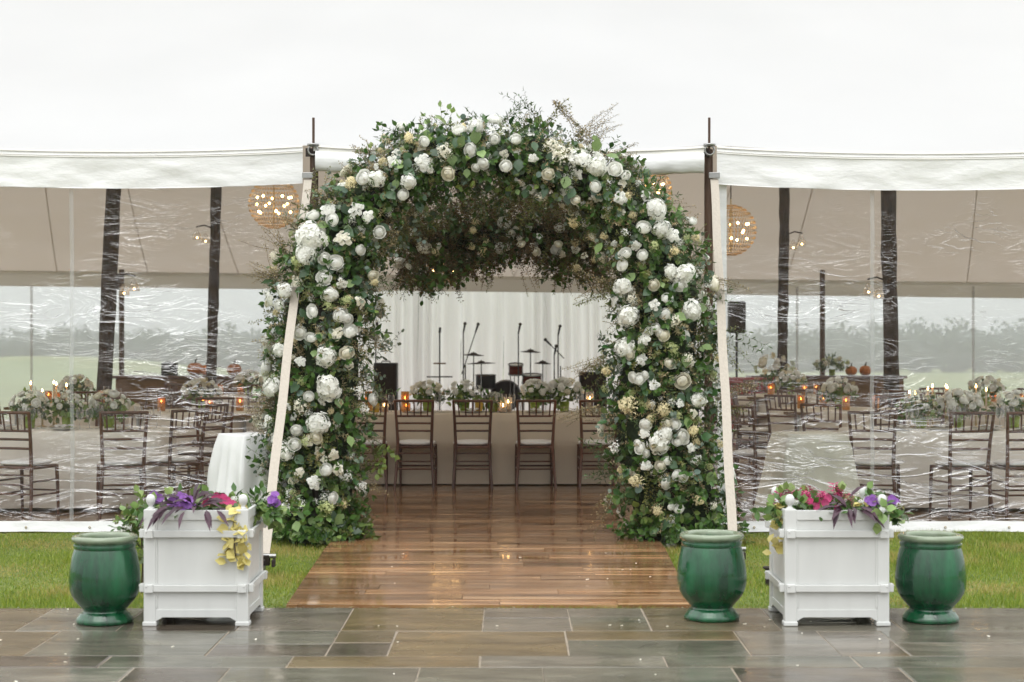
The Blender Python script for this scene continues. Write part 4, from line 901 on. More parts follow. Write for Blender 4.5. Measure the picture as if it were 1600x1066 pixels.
# serving station with pumpkins beyond the tables
def station(label, px, w, d=30.2):
    t = thing('serving_counter', label, 'counter', (X(px, d), d, FZ)); MB().box((0, 0, .45), (w, .6, .9)).build('counter_body', 'crate', t, .01); MB().box((0, 0, .925), (w+.1, .7, .045)).build('counter_top', 'chair_wood', t, .005)
station('brown serving counter with pumpkins behind the left poles', 285, 2.2); station('brown serving counter with pumpkins behind the right pole', 1290, 2.6)
pk_ = MB(); pk_.grid(41, 12, lambda u, v: Vector(((.13*math.sin(v*PI)**.7*(1-.1*abs(math.sin(u*PI*8))))*math.cos(2*PI*u), (.13*math.sin(v*PI)**.7*(1-.1*abs(math.sin(u*PI*8))))*math.sin(2*PI*u), .1-.1*math.cos(v*PI)))); pkm = pk_.mesh('pumpkin_body', 'pumpkin'); stm = MB().tube([(0, 0, .19), (.01, 0, .24), (.03, 0, .27)], [.02, .014, .012], 6).mesh('stem', 'twig')
for px, s, lab in [(305, 1.1, 'orange pumpkin beside the black box on the left counter'), (322, .9, 'small orange pumpkin near the dark left quarter pole'), (366, 1.0, 'orange pumpkin right of the dark left quarter pole'), (1352, .85, 'large orange pumpkin on the right counter'), (1330, .8, 'small orange pumpkin on the right counter')]:
    t = thing('pumpkin', lab, 'pumpkin', (X(px, 30.1), 30.1, FZ+.95), random.random()); obj('pumpkin_body', pkm, t, scale=s); obj('stem', stm, t, scale=s)
t = thing('black_box', 'small black equipment box on the left counter', 'box', (X(265, 30.1), 30.1, FZ+.95)); MB().box((0, 0, .11), (.26, .2, .22)).build('case', 'black', t, .01); MB().tube([(-.06, 0, .22), (-.05, 0, .25), (.05, 0, .25), (.06, 0, .22)], .008, 6).build('handle', 'steel', t)
t = thing('flower_trough', 'red flower trough on the right counter end', 'planter', (X(1165, 28.5), 28.5, FZ)); MB().box((0, 0, .5), (.9, .35, .9)).build('trough', 'cherry_red', t, .02)
bouquet(X(1300, 30.0), 30.0, FZ+.95, .35, .2, 'low reddish green table planting on the right counter', list('GY'), nfl=14)
bouquet(X(1210, 27.0), 26.9, FZ+.75, .35, .5, 'big mixed bouquet at the foot of the right quarter pole', list('GYR'), nfl=18); 
t = thing('pedestal', 'short wooden pedestal under the mixed bouquet by the right quarter pole', 'pedestal', (X(1210, 27.0), 26.9, FZ)); MB().lathe([(.2, 0), (.2, .04), (.06, .08), (.06, .68), (.2, .72), (.2, .748), (.001, .748)], 20).build('pedestal_column', 'crate', t)
# band gear ------------------------------------------------------------------------------------
def tripod(t, r=.3, h=.25, z=0, m='black'):
    for k in range(3):
        a = 2*PI*k/3+.4; MB().tube([(0, 0, h), (r*math.cos(a), r*math.sin(a), .01)], .01, 6).build('leg', m, t)
def mic_stand(label, px, pytop, d=30.6, boom=None):
    t = thing('microphone_stand', label, 'mic stand', (X(px, d), d, FZ)); h = Z(pytop, d)-FZ; tripod(t)
    MB().tube([(0, 0, .1), (0, 0, h)], .011, 8).build('pole', 'black', t)
    top = Vector((0, 0, h)); dv = Vector((.02, -.05, .1))
    if boom:
        b0 = Vector((0, 0, boom[2])); b1 = Vector((X(boom[0], d)-X(px, d), -.1, Z(boom[1], d)-FZ)); bb = b0-(b1-b0)*.35
        MB().tube([bb, b1], .009, 8).build('boom', 'black', t); top = b1; dv = (b1-b0).normalized()*.1
    MB().tube([top, top+dv*1.3], [.014, .02], 10).build('microphone_body', 'black', t); MB().ball(top+dv*1.6, .03, 10, 7).build('microphone_grille', 'dark_steel', t)
mic_stand('upright microphone stand beside the left arch leg', 587, 520); mic_stand('upright microphone stand left of the cymbals', 724, 520); mic_stand('boom microphone stand leaning over the cymbal', 727, 570, 30.8, (743, 520, 1.15))
mic_stand('upright microphone stand behind the red tom drum', 810, 521); mic_stand('microphone stand at the right edge of the drape', 872, 524); mic_stand('short boom stand angled over the snare', 876, 572, 30.9, (861, 540, 1.3)); mic_stand('low microphone stand beside the hi-hat', 866, 555, 30.4)
def cymbal(label, px, py, r, d=31.0, tilt=.06):
    t = thing('cymbal_stand', label, 'cymbal', (X(px, d), d, FZ)); h = Z(py, d)-FZ; tripod(t, .26); MB().tube([(0, 0, .1), (0, 0, h+.05)], .012, 8).build('pole', 'chrome', t)
    b = MB().lathe([(.004, .035), (.05, .03), (.065, .01), (r, -.012), (r, -.015), (.065, .005)], 32); o = b.build('cymbal_plate', 'dark_steel', t, loc=(0, 0, h)); o.rotation_euler = (tilt, tilt*.6, 0)
cymbal('small dark crash cymbal behind the large ride', 740, 554, .19, 31.3); cymbal('large dark ride cymbal over the bass drum', 752, 567, .26, 30.9, -.05); cymbal('dark crash cymbal high beside the thin mic stand', 829, 549, .18, 31); cymbal('small hi-hat cymbal at the right of the kit', 848, 567, .15, 30.9)
def drum(label, px, py, r, h, d=31.0, m='drum_red', axis='Z', tilt=0.0, legs=True):
    zc = Z(py, d)-FZ; t = thing('drum', label, 'drum', (X(px, d), d, FZ)); R = Matrix.Rotation(PI/2 if axis == 'Y' else tilt, 4, 'X')
    def put(b, nm, mm): o = b.build(nm, mm, t, loc=(0, 0, zc)); o.rotation_euler = R.to_euler()
    put(MB().lathe([(r, -h/2), (r, h/2)], 32), 'shell', m); put(MB().lathe([(.001, h/2-.005), (r*.98, h/2-.004)], 32), 'drum_head', 'black' if m == 'black' else 'china'); put(MB().lathe([(r*.98, -h/2+.004), (.001, -h/2+.005)][::-1], 32), 'drum_head', 'black')
    for s in (-1, 1): put(MB().lathe([(r, s*h/2-.012), (r+.012, s*h/2-.012), (r+.012, s*h/2+.012), (r-.004, s*h/2+.012)], 32), 'hoop', 'chrome')
    if legs:
        for k in range(3):
            a = k*2.1+.3; MB().tube([(r*math.cos(a), r*math.sin(a)*(.5 if axis == 'Y' else 1), zc-(0 if axis == 'Y' else h/2)), (r*1.1*math.cos(a), r*1.1*math.sin(a)*(.5 if axis == 'Y' else 1), .01)], .009, 6).build('leg', 'chrome', t)
drum('dark red glossy tom drum under the thin mic stand', 806, 577, .13, .17, 31, 'drum_red', 'Z', .2); drum('dark wooden snare drum beside the red tom', 831, 592, .18, .14, 31.1, 'drum_red', 'Z', .12); drum('black floor drum under the ride cymbal', 759, 597, .18, .25, 31.1, 'black', 'Z', 0); drum('large black bass drum behind the table candles', 790, 618, .27, .4, 31.3, 'black', 'Y')
def cab(label, px, py0, py1, w, d=31.2):
    z1 = Z(py0, d)-FZ; t = thing('speaker_cabinet', label, 'speaker', (X(px, d), d, FZ)); MB().box((0, 0, z1/2), (w, .4, z1)).build('cabinet', 'black', t, .02); MB().box((0, -.205, z1/2), (w*.86, .01, z1*.9)).build('grille', 'dark_steel', t); MB().tube([(-.08, 0, z1), (-.07, 0, z1+.03), (.07, 0, z1+.03), (.08, 0, z1)], .01, 6).build('handle', 'black', t)
cab('black speaker cabinet beside the left arch leg', 603, 567, 640, .42); cab('black speaker cabinet with frame behind the right arch leg', 926, 581, 640, .48)
t = thing('keyboard_stand', 'music stand with wooden ledge and crossbar behind the first bouquet', 'stand', (X(687, 30.9), 30.9, FZ)); tripod(t); MB().tube([(0, 0, .1), (0, 0, Z(520, 30.9)-FZ)], .013, 8).build('pole', 'black', t); MB().box((0, -.03, Z(568, 30.9)-FZ), (.22, .12, .025)).build('ledge', 'crate', t, .004); MB().tube([(-.23, 0, Z(589, 30.9)-FZ), (.23, 0, Z(589, 30.9)-FZ)], .012, 8).build('crossbar', 'black', t)
MB().tube([(0, 0, Z(520, 30.9)-FZ), (.01, -.02, Z(512, 30.9)-FZ)], .022, 8).build('clamp', 'black', t)
t = thing('speaker_on_stand', 'black loudspeaker on tripod stand behind the right guy strap', 'speaker', (X(1151, 30), 30, FZ)); tripod(t, .5, .7); MB().tube([(0, 0, .4), (0, 0, 1.75)], .02, 8).build('pole', 'black', t); MB().box((0, 0, Z(496, 30)-FZ), (.29, .28, .55)).build('cabinet', 'black', t, .03); MB().box((0, -.143, Z(496, 30)-FZ), (.25, .01, .48)).build('grille', 'dark_steel', t)

# ================================================================== PLANTERS AND URNS
def planter(label, px, y0):
    Wd = .575; t = thing('white_planter', label, 'planter', (px, y0+Wd/2, .034)); h = Wd/2; p = .066
    for sx in (-1, 1):
        for sy in (-1, 1):
            cx, cy = sx*(h-p/2), sy*(h-p/2)
            MB().box((cx, cy, .33), (p, p, .62)).build('post', 'white_paint', t, .004)
            MB().box((cx, cy, .012), (p+.012, p+.012, .024)).build('foot', 'white_paint', t, .005)
            MB().lathe([(.001, .638), (.021, .638), (.022, .645), (.012, .652), (.011, .659), (.018, .666), (.024, .678), (.026, .691), (.023, .706), (.015, .718), (.001, .722)], 20, (cx, cy, 0)).build('finial', 'white_paint', t)
    for k in range(4):
        a = PI/2*k; R = Matrix.Rotation(a, 4, 'Z'); n = Wd-2*p
        def pb(nm, c, s, bv=.003):
            o = MB().box(c, s).build(nm, 'white_paint', t, bv); o.rotation_euler = (0, 0, a); return o
        pb('panel', (0, -h+.016, .33), (n+.004, .012, .50), .001)
        pb('top_rail', (0, -h+.011, .6085), (n+.004, .018, .055)); 
        # arched bottom rail
        b = MB(); xs = np.linspace(-n/2, n/2, 13); zb = [.048-.022*max(0, (abs(x)/(n/2)-.82)/.18)**2 for x in xs]
        f0 = -h+.004; f1 = -h+.022
        vs = [(x, f0, z) for x, z in zip(xs, zb)]+[(x, f0, .088) for x in xs]+[(x, f1, z) for x, z in zip(xs, zb)]+[(x, f1, .088) for x in xs]; m_ = 13; fs = []
        for i in range(m_-1): fs += [(i, i+1, m_+i+1, m_+i), (2*m_+i+1, 2*m_+i, 3*m_+i, 3*m_+i+1), (i+1, i, 2*m_+i, 2*m_+i+1), (m_+i, m_+i+1, 3*m_+i+1, 3*m_+i)]
        o = b.add(vs, fs).build('bottom_rail', 'white_paint', t); o.rotation_euler = (0, 0, a)
        pb('panel_bead', (-n/2+.004, -h+.0075, .34), (.008, .007, .48), .001); pb('panel_bead', (n/2-.004, -h+.0075, .34), (.008, .007, .48), .001)
        for z in (.208, .507):
            bd = pb('band', (0, -h-.008, z), (Wd-.05, .016, .038), .003)
            for s in (-1, 1):
                o = MB().box((s*(h-.032), -h-.013, z), (.048, .026, .046)).build('bracket', 'white_paint', bd, .004)
                MB().ball((s*(h-.02), -h-.027, z+.012), .005, 6, 4).build('bolt', 'white_paint', bd); 
        
    MB().box((0, 0, .575), (Wd-.06, Wd-.06, .02)).build('soil', 'soil', t); MB().box((0, 0, .09), (Wd-.06, Wd-.06, .02)).build('bottom_board', 'white_paint', t)
    return t
PLX, PLY = X(306, 9.49), 9.49; PRX, PRY = X(1308, 9.49), 9.49
planter('white paneled square planter beside the left green urn', PLX, PLY); planter('white paneled square planter between the two right green urns', PRX, PRY)
def urn(label, px, y):
    t = thing('green_urn', label, 'urn', (X(px, y), y, .034), random.uniform(0, 6))
    b = MB().lathe([(.001, 0), (.150, 0), (.157, .008), (.158, .02), (.150, .034), (.143, .04), (.138, .052), (.124, .062), (.118, .068), (.117, .076), (.126, .083), (.140, .10), (.165, .128), (.184, .160), (.194, .195), (.197, .235), (.195, .275), (.189, .32), (.180, .365), (.171, .40), (.165, .415)], 56).build('body', 'urn', t)
    MB().lathe([(.165, .413), (.170, .42), (.171, .436), (.166, .444), (.170, .45), (.180, .458), (.181, .472), (.174, .483), (.158, .488), (.142, .484), (.135, .47), (.134, .44), (.15, .38), (.16, .25), (.001, .24)], 56).build('rim', 'urn', t)
    MB().lathe([(.001, .30), (.12, .30), (.155, .302)], 30).build('soil', 'soil', t)
urn('glossy green glazed urn left of the left white planter', 164, 9.62); urn('glossy green glazed urn at the boardwalk corner', 1112, 9.74); urn('glossy green glazed urn right of the right white planter', 1454, 9.68)
# planting
pet = MB()
for k in range(5):
    a = 2*PI*k/5
    def fn(u, v, a=a):
        aa = a+(u-.5)*1.5; r = v*(1-.12*(abs(u-.5)*2)**2); return Vector((r*math.cos(aa), r*math.sin(aa), .32*v*v-.35+.06*math.sin(u*9+k)*v))
    pet.grid(4, 4, fn)
petm = pet.mesh('bloom', 'purple'); petmm = petm.copy(); petmm.materials.clear(); petmm.materials.append(M['magenta'])
def one_leaf(kind, m):
    tv, tf = TPL[kind]; b = MB().add(tv, [tuple(f) for f in tf], True); return b.mesh('leaf', m)
LM = {'purple_leaf': one_leaf('long', 'purple_leaf'), 'lime_leaf': one_leaf('broad', 'lime_leaf'), 'green_leaf': one_leaf('ovate', 'green_leaf')}
spk = MB()
for k in range(34):
    h = k/34; a = k*2.4; r = .2*(1-h*.7); c = Vector((r*math.cos(a), r*math.sin(a), .2+h*.8)); e = Vector((math.cos(a), math.sin(a), .3))*.12; g = Vector((-math.sin(a), math.cos(a), .1))*.09
    spk.add([c, c+e+g, c+e*1.5, c+e-g], [(0, 3, 2, 1)])
spk.tube([(0, 0, -.3), (0, 0, 1)], .015, 4); spkm = spk.mesh('flower_spike', 'magenta')
def oriented(o, d, up=None): o.rotation_euler = basis(d, up if up is not None else rv()).to_euler()
def planting(cx, cy, spec, side):
    z0 = .034+.585
    for (kind, dx, dy, n, spread, lab) in spec:
        p0 = Vector((cx+dx, cy+dy, z0))
        if kind == 'purple_heart':
            t = thing('purple_heart_plant', lab, 'plant', p0)
            for k in range(n):
                a = rng.uniform(0, 2*PI); f = rng.random(); d = Vector((math.cos(a), math.sin(a)-.45, .7-1.5*f)); o = obj('leaf', LM['purple_leaf'], t, loc=(math.cos(a)*spread*f, math.sin(a)*spread*f*.6-.03*f, .03+.07*rng.random()*(1-f)+.02), scale=(rng.uniform(.10, .15), rng.uniform(.11, .17), .14)); oriented(o, d, Vector((0, -.5, 1))+rv()*.3)
        elif kind == 'lime':
            t = thing('lime_trailing_plant', lab, 'plant', p0)
            for k in range(n):
                f = k/n; q = Vector((spread*.5*math.sin(k*1.7)*(.4+.6*f)+.03*f*(1 if side < 0 else -1), -.02-.05*f+.012*math.sin(k*2.9), .06-.30*f*abs(spread)/.12+.03*math.sin(k)))
                o = obj('leaf', LM['lime_leaf'], t, loc=q, scale=rng.uniform(.05, .075)); d = Vector((math.sin(k*2.3), -.5, rng.uniform(-.9, .4)))+rv()*.5; oriented(o, d, Vector((0, -.8, .6))+rv()*.8)
            MB().tube([(0, 0, 0), (0, -.03, .04), (.01, -.07, -.08), (.02, -.08, -.2*abs(spread)/.12)], .004, 5).build('stem', 'twig', t)
        elif kind in ('petunia', 'magenta'):
            t = thing('petunia_plant', lab, 'plant', p0)
            for k in range(n):
                a = k*2.4; r = spread*.8*math.sqrt((k+.5)/n); o = obj('bloom', petm if kind == 'petunia' else petmm, t, loc=(r*math.cos(a), r*math.sin(a)*.7, .10+rng.uniform(-.03, .03)-r*.2), scale=rng.uniform(.020, .028)); d = Vector((math.cos(a)*.6, math.sin(a)*.5-.8, .7))+rv()*.3; o.rotation_euler = Vector((0, 0, 1)).rotation_difference(d).to_euler()
            for k in range(n*3): o = obj('leaf', LM['green_leaf'], t, loc=(rng.normal()*spread*.5, rng.normal()*spread*.4, rng.uniform(-.01, .05)), scale=rng.uniform(.04, .065)); oriented(o, rv()+Vector((0, -.3, .2)), Vector((0, -.3, 1)))
        elif kind == 'spikes':
            t = thing('red_spike_plant', lab, 'plant', p0)
            for k in range(n): o = obj('flower_spike', spkm, t, loc=(rng.uniform(-spread, spread), rng.uniform(-.06, .08), rng.uniform(.02, .05)), scale=rng.uniform(.08, .13)); o.rotation_euler = (rng.normal()*.25, rng.normal()*.25, rng.uniform(0, 6))
            for k in range(n*4): o = obj('leaf', LM['green_leaf'], t, loc=(rng.uniform(-spread, spread), rng.uniform(-.08, .1), rng.uniform(0, .08)), scale=rng.uniform(.035, .06)); oriented(o, rv()+Vector((0, 0, .5)), rv())
        elif kind == 'green':
            t = thing('leafy_bedding_plant', lab, 'plant', p0); Lv = Leaves()
            for k in range(n):
                d = rv(); d.z = abs(d.z)*.8; sprig(Lv, random.choice(['olive', 'lime', 'salal']), (rng.normal()*spread*.45, rng.normal()*spread*.4, 0), d+Vector((0, -.2, .3)), rng.uniform(.06, .13))
            o = obj('foliage', Lv.mesh('foliage', 'leaf'), t); o['kind'] = 'stuff'
            for k in range(max(2, n//6)): flower('W', (rng.normal()*spread*.5, rng.normal()*spread*.4, .08), Vector((0, -.4, 1)), .025, t)
planting(PLX, PLY+.2, [('green', -.17, .1, 60, .12, 'green leafy bedding at the left planter back'), ('purple_heart', -.03, -.12, 46, .2, 'dark purple leaved plant drooping over the left planter front'), ('petunia', -.10, -.12, 24, .09, 'purple petunias between finials of the left planter'), ('magenta', .08,   .0, 9, .12, 'magenta petunias at the back of the left planter'), ('lime', .20, -.14, 80, .12, 'yellow lime foliage trailing down the left planter front'), ('green', .12, .16, 55, .11, 'green leafy bedding behind the yellow trailing foliage'),
   ('petunia', -.27, .05, 9, .04, 'purple petunias behind the left finial of the left planter'), ('green', .33, .22, 45, .09, 'white flowered foliage spilling off the left planter side'), ('petunia', .40, -.02, 9, .03, 'lilac bloom cluster dangling beside the left guy strap')], -1)
planting(PRX, PRY+.2, [('green', -.22, .0, 60, .10, 'green leafy bedding by the left finial of the right planter'), ('lime', -.27, .0, 30, .10, 'yellow foliage at the corner of the right planter'), ('spikes', -.08, .06, 26, .19, 'red spiked flowers standing in the right planter'), ('magenta', -.06, -.1, 8, .13, 'magenta petunias along the right planter front'), ('purple_heart', .07, -.13, 24, .11, 'dark purple leaved plant hanging over the right planter front'), ('green', .12, .12, 70, .13, 'green leafy bedding at the back of the right planter'), ('petunia', .22, -.14, 12, .06, 'lilac petunias by the right finial of the right planter'), ('lime', .17, .0, 18, .05, 'small yellow leaf tuft near the right finial'), ('petunia', .33, -.1, 10, .035, 'lilac petunia cluster overhanging the right planter corner'), ('green', .28, -.1, 22, .06, 'green trailing stems under the overhanging lilac petunias')], 1)
# weedy shrub left of left planter
t = thing('leafy_shrub', 'small white flowered shrub between the left urn and the vinyl wall', 'shrub', (X(222, 10.9), 10.9, 0)); Lv = Leaves()
for k in range(60):
    d = rv(); d.z = abs(d.z); sprig(Lv, random.choice(['olive', 'lime', 'salal']), (rng.normal()*.06, rng.normal()*.06, .2+.3*rng.random()), d, rng.uniform(.08, .18))
Lv.stem.tube([(0, 0, -.02), (.01, 0, .2), (0, 0, .4)], .012, 6); o = obj('foliage', Lv.mesh('foliage', 'leaf'), t); o['kind'] = 'stuff'
for k in range(10): flower('W', (rng.normal()*.08, -.06+rng.normal()*.05, .35+rng.normal()*.1), Vector((0, -1, .6)), .03, t)

# ================================================================== FLOWER ARCH
AY = 13.62
PATH = [(502, 866, 78), (498, 790, 80), (494, 710, 90), (500, 630, 93), (505, 550, 92), (507, 470, 92), (522, 405, 86), (556, 345, 74), (600, 295, 64), (655, 255, 58), (725, 243, 55), (795, 246, 55), (862, 256, 57), (922, 282, 62), (976, 326, 72), (1018, 385, 80), (1038, 455, 86), (1034, 525, 92), (1028, 605, 97), (1034, 690, 100), (1050, 770, 100), (1070, 858, 92)]
sc = AY/F
path = [(P(a, b_, AY), w*sc) for a, b_, w in PATH]
NP = 240; dense = []
for i in range(NP):
    t = i/(NP-1)*(len(path)-1); k = min(int(t), len(path)-2); f = t-k
    dense.append((path[k][0].lerp(path[k+1][0], f), path[k][1]*(1-f)+path[k+1][1]*f))
def frame_at(i):
    d = (dense[min(i+1, NP-1)][0]-dense[max(i-1, 0)][0]).normalized(); n = Vector((0, 1, 0)).cross(d).normalized()   # n: in-plane outward
    return d, n
arch = thing('flower_arch', 'large entrance arch thickly covered in white flowers and greenery', 'flower arch', (0, AY, 0))
def WA(o): o.location = Vector(o.location)-Vector((0, AY, 0)); return o
DEP = .33
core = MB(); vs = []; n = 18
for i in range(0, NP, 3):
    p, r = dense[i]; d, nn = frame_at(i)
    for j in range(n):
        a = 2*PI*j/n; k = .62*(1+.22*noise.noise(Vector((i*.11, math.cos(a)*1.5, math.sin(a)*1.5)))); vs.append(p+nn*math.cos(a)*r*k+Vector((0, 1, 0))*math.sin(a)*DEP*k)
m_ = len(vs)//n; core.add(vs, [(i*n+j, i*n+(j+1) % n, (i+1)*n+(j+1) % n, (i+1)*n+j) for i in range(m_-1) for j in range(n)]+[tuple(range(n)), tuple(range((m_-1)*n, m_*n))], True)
WA(core.build('dark_core', 'core_shade', arch))  # added core blocks the view through; its dark colour paints shaded gaps
for yv in (-.18, .18): WA(MB().tube([p+Vector((0, yv, 0)) for p, r in dense[::6]]+[dense[-1][0]+Vector((0, yv, -.0))], .025, 8).build('frame_hoop', 'dark_steel', arch))
Lv = Leaves(); Lt = Leaves()
wt = {'salal': .23, 'ruscus': .19, 'euc': .08, 'filler': .18, 'olive': .19, 'lime': .05, 'dark': .08}
kk, pw = list(wt), np.array(list(wt.values())); pw /= pw.sum()
for s_ in range(3600):
    i = int(rng.integers(0, NP)); p, r = dense[i]; d, nn = frame_at(i); a = rng.uniform(0, 2*PI)
    if rng.random() < .35: a = -PI/2+rng.normal()*.8                          # more toward the front
    o_ = nn*math.cos(a)+Vector((0, 1, 0))*math.sin(a)*.9
    q = p+nn*math.cos(a)*r*.60+Vector((0, 1, 0))*math.sin(a)*DEP*.6
    zone = noise.noise(Vector((p.x*1.6, a*.8, p.z*1.6)))
    kind = kk[int(rng.choice(len(kk), p=pw))]
    if zone > .25 and rng.random() < .5: kind = 'filler' if rng.random() < .5 else 'olive'
    if zone < -.25 and rng.random() < .6: kind = 'salal'
    if p.z < .45 and rng.random() < .7: kind = 'salal' if rng.random() < .75 else 'lime'
    ln = {'salal': .19, 'ruscus': .25, 'euc': .24, 'filler': .25, 'olive': .22, 'lime': .17, 'dark': .18}[kind]*rng.uniform(.7, 1.15)*(r/.42)**.6
    dirn = o_+d*rng.normal()*.55+rv()*.35+Vector((0, 0, -.12))
    if q.z < .12: q.z = .12; dirn.z = abs(dirn.z)*.3
    sprig(Lv if kind != 'filler' else Lt, kind, q, dirn, ln)
# sprays that break the outline
SPR = [((850, 205), (872, 152), 'olive', 30, .9), ((868, 158), (925, 205), 'filler', 0, .9), ((845, 190), (800, 165), 'ruscus', 0, .3), ((830, 190), (820, 160), 'ruscus', 0, .2), ((900, 215), (964, 176), 'filler', 0, .2), ((910, 230), (945, 190), 'filler', 0, .2), ((930, 250), (985, 225), 'filler', 0, .3), ((960, 255), (998, 250), 'olive', 0, .6),
       ((600, 240), (560, 220), 'filler', 0, .2), ((590, 270), (548, 232), 'filler', 0, .2), ((570, 285), (540, 262), 'filler', 0, .3), ((500, 330), (510, 270), 'olive', 0, .2), ((496, 345), (500, 285), 'filler', 0, .1), ((630, 215), (605, 200), 'salal', 0, .3), ((640, 215), (600, 215), 'ruscus', 0, .3), ((760, 200), (735, 172), 'ruscus', 0, .2), ((780, 190), (812, 165), 'ruscus', 0, .3), ((690, 200), (680, 183), 'lime', 0, .1),
       ((440, 430), (392, 420), 'filler', 0, .3), ((440, 450), (395, 410), 'filler', 0, .2), ((450, 480), (400, 495), 'olive', 0, .5), ((440, 540), (402, 522), 'filler', 0, .2), ((430, 620), (388, 650), 'filler', 0, .3), ((430, 640), (390, 630), 'filler', 0, .3), ((430, 730), (392, 720), 'salal', 0, .3), ((450, 400), (420, 350), 'filler', 0, .3), ((470, 360), (440, 340), 'filler', 0, .5),
       ((590, 550), (612, 525), 'euc', 0, .1), ((585, 540), (607, 540), 'filler', 0, .1), ((580, 690), (605, 705), 'lime', 0, .3), ((580, 700), (600, 735), 'lime', 0, .5), ((580, 620), (605, 610), 'ruscus', 0, .4), ((580, 760), (590, 770), 'filler', 0, .4), ((590, 470), (605, 485), 'olive', 0, .4), ((590, 400), (612, 395), 'filler', 0, .3), ((560, 800), (575, 845), 'lime', 0, .5),
       ((960, 440), (900, 455), 'filler', 0, .3), ((965, 450), (905, 470), 'olive', 0, .3), ((950, 560), (892, 570), 'filler', 0, .4), ((950, 570), (905, 585), 'olive', 0, .4), ((940, 640), (865, 655), 'filler', 0, .1), ((945, 720), (915, 690), 'ruscus', 0, .4), ((950, 770), (935, 815), 'filler', 0, .3), ((960, 740), (925, 740), 'ruscus', 0, .3), ((985, 840), (955, 835), 'salal', 0, .2),
       ((1110, 520), (1185, 520), 'ruscus', 0, .35), ((1110, 530), (1175, 545), 'olive', 0, .4), ((1110, 440), (1160, 430), 'filler', 0, .4), ((1110, 460), (1150, 465), 'ruscus', 0, .4), ((1120, 620), (1180, 590), 'filler', 0, .3), ((1120, 650), (1170, 630), 'olive', 0, .3), ((1060, 400), (1083, 352), 'olive', 0, 0), ((1085, 400), (1105, 385), 'salal', 0, .2), ((1110, 770), (1150, 775), 'salal', 0, .3), ((1120, 830), (1172, 850), 'lime', 0, .3), ((1120, 840), (1165, 830), 'salal', 0, .3), ((1090, 850), (1130, 870), 'lime', 0, .3), ((450, 800), (425, 785), 'lime', 0, .3), ((470, 840), (460, 862), 'lime', 0, .3), ((500, 845), (520, 860), 'salal', 0, .2), ((600, 350), (640, 310), 'filler', 0, .3), ((640, 330), (660, 375), 'euc', 0, .8), ((680, 290), (690, 340), 'ruscus', 0, .6), ((750, 290), (760, 330), 'ruscus', 0, .6), ((830, 300), (835, 345), 'olive', 0, .6), ((1050, 520), (1090, 540), 'euc', 0, .5), ((950, 600), (960, 640), 'euc', 0, .6), ((935, 520), (955, 540), 'euc', 0, .5)]
for (a, b_, kind, _, dr_) in SPR:
    for rep in range(7 if kind == 'filler' else 4):
        p0 = P(*a, AY-.12); p1 = P(b_[0]+rng.normal()*9, b_[1]+rng.normal()*9, AY-.14); dd = p1-p0
        sprig(Lt if kind == 'filler' else Lv, kind, p0+rv()*.03, dd+rv()*.05*dd.length, dd.length*1.05*rng.uniform(.8, 1.05), dr_*.5)
o = WA(obj('foliage', Lv.mesh('foliage', 'leaf'), arch)); o['kind'] = 'stuff'
o = WA(obj('filler_twigs', Lt.mesh('filler_twigs', 'bud'), arch)); o['kind'] = 'stuff'
def arch_surface(px, py, push=1.0):
    p = P(px, py, AY); i = min(range(NP), key=lambda k: (dense[k][0]-p).length); c, r = dense[i]; d, nn = frame_at(i); t = max(-1.15, min(1.15, (p-c).dot(nn)/r)); e = max(0, 1-t*t)
    dep = DEP*(.25+.85*math.sqrt(e))*push; y = AY-dep; return P(px, py, y), (nn*t*.8+Vector((0, -1, 0))*(.35+math.sqrt(e))+Vector((0, 0, .12)))
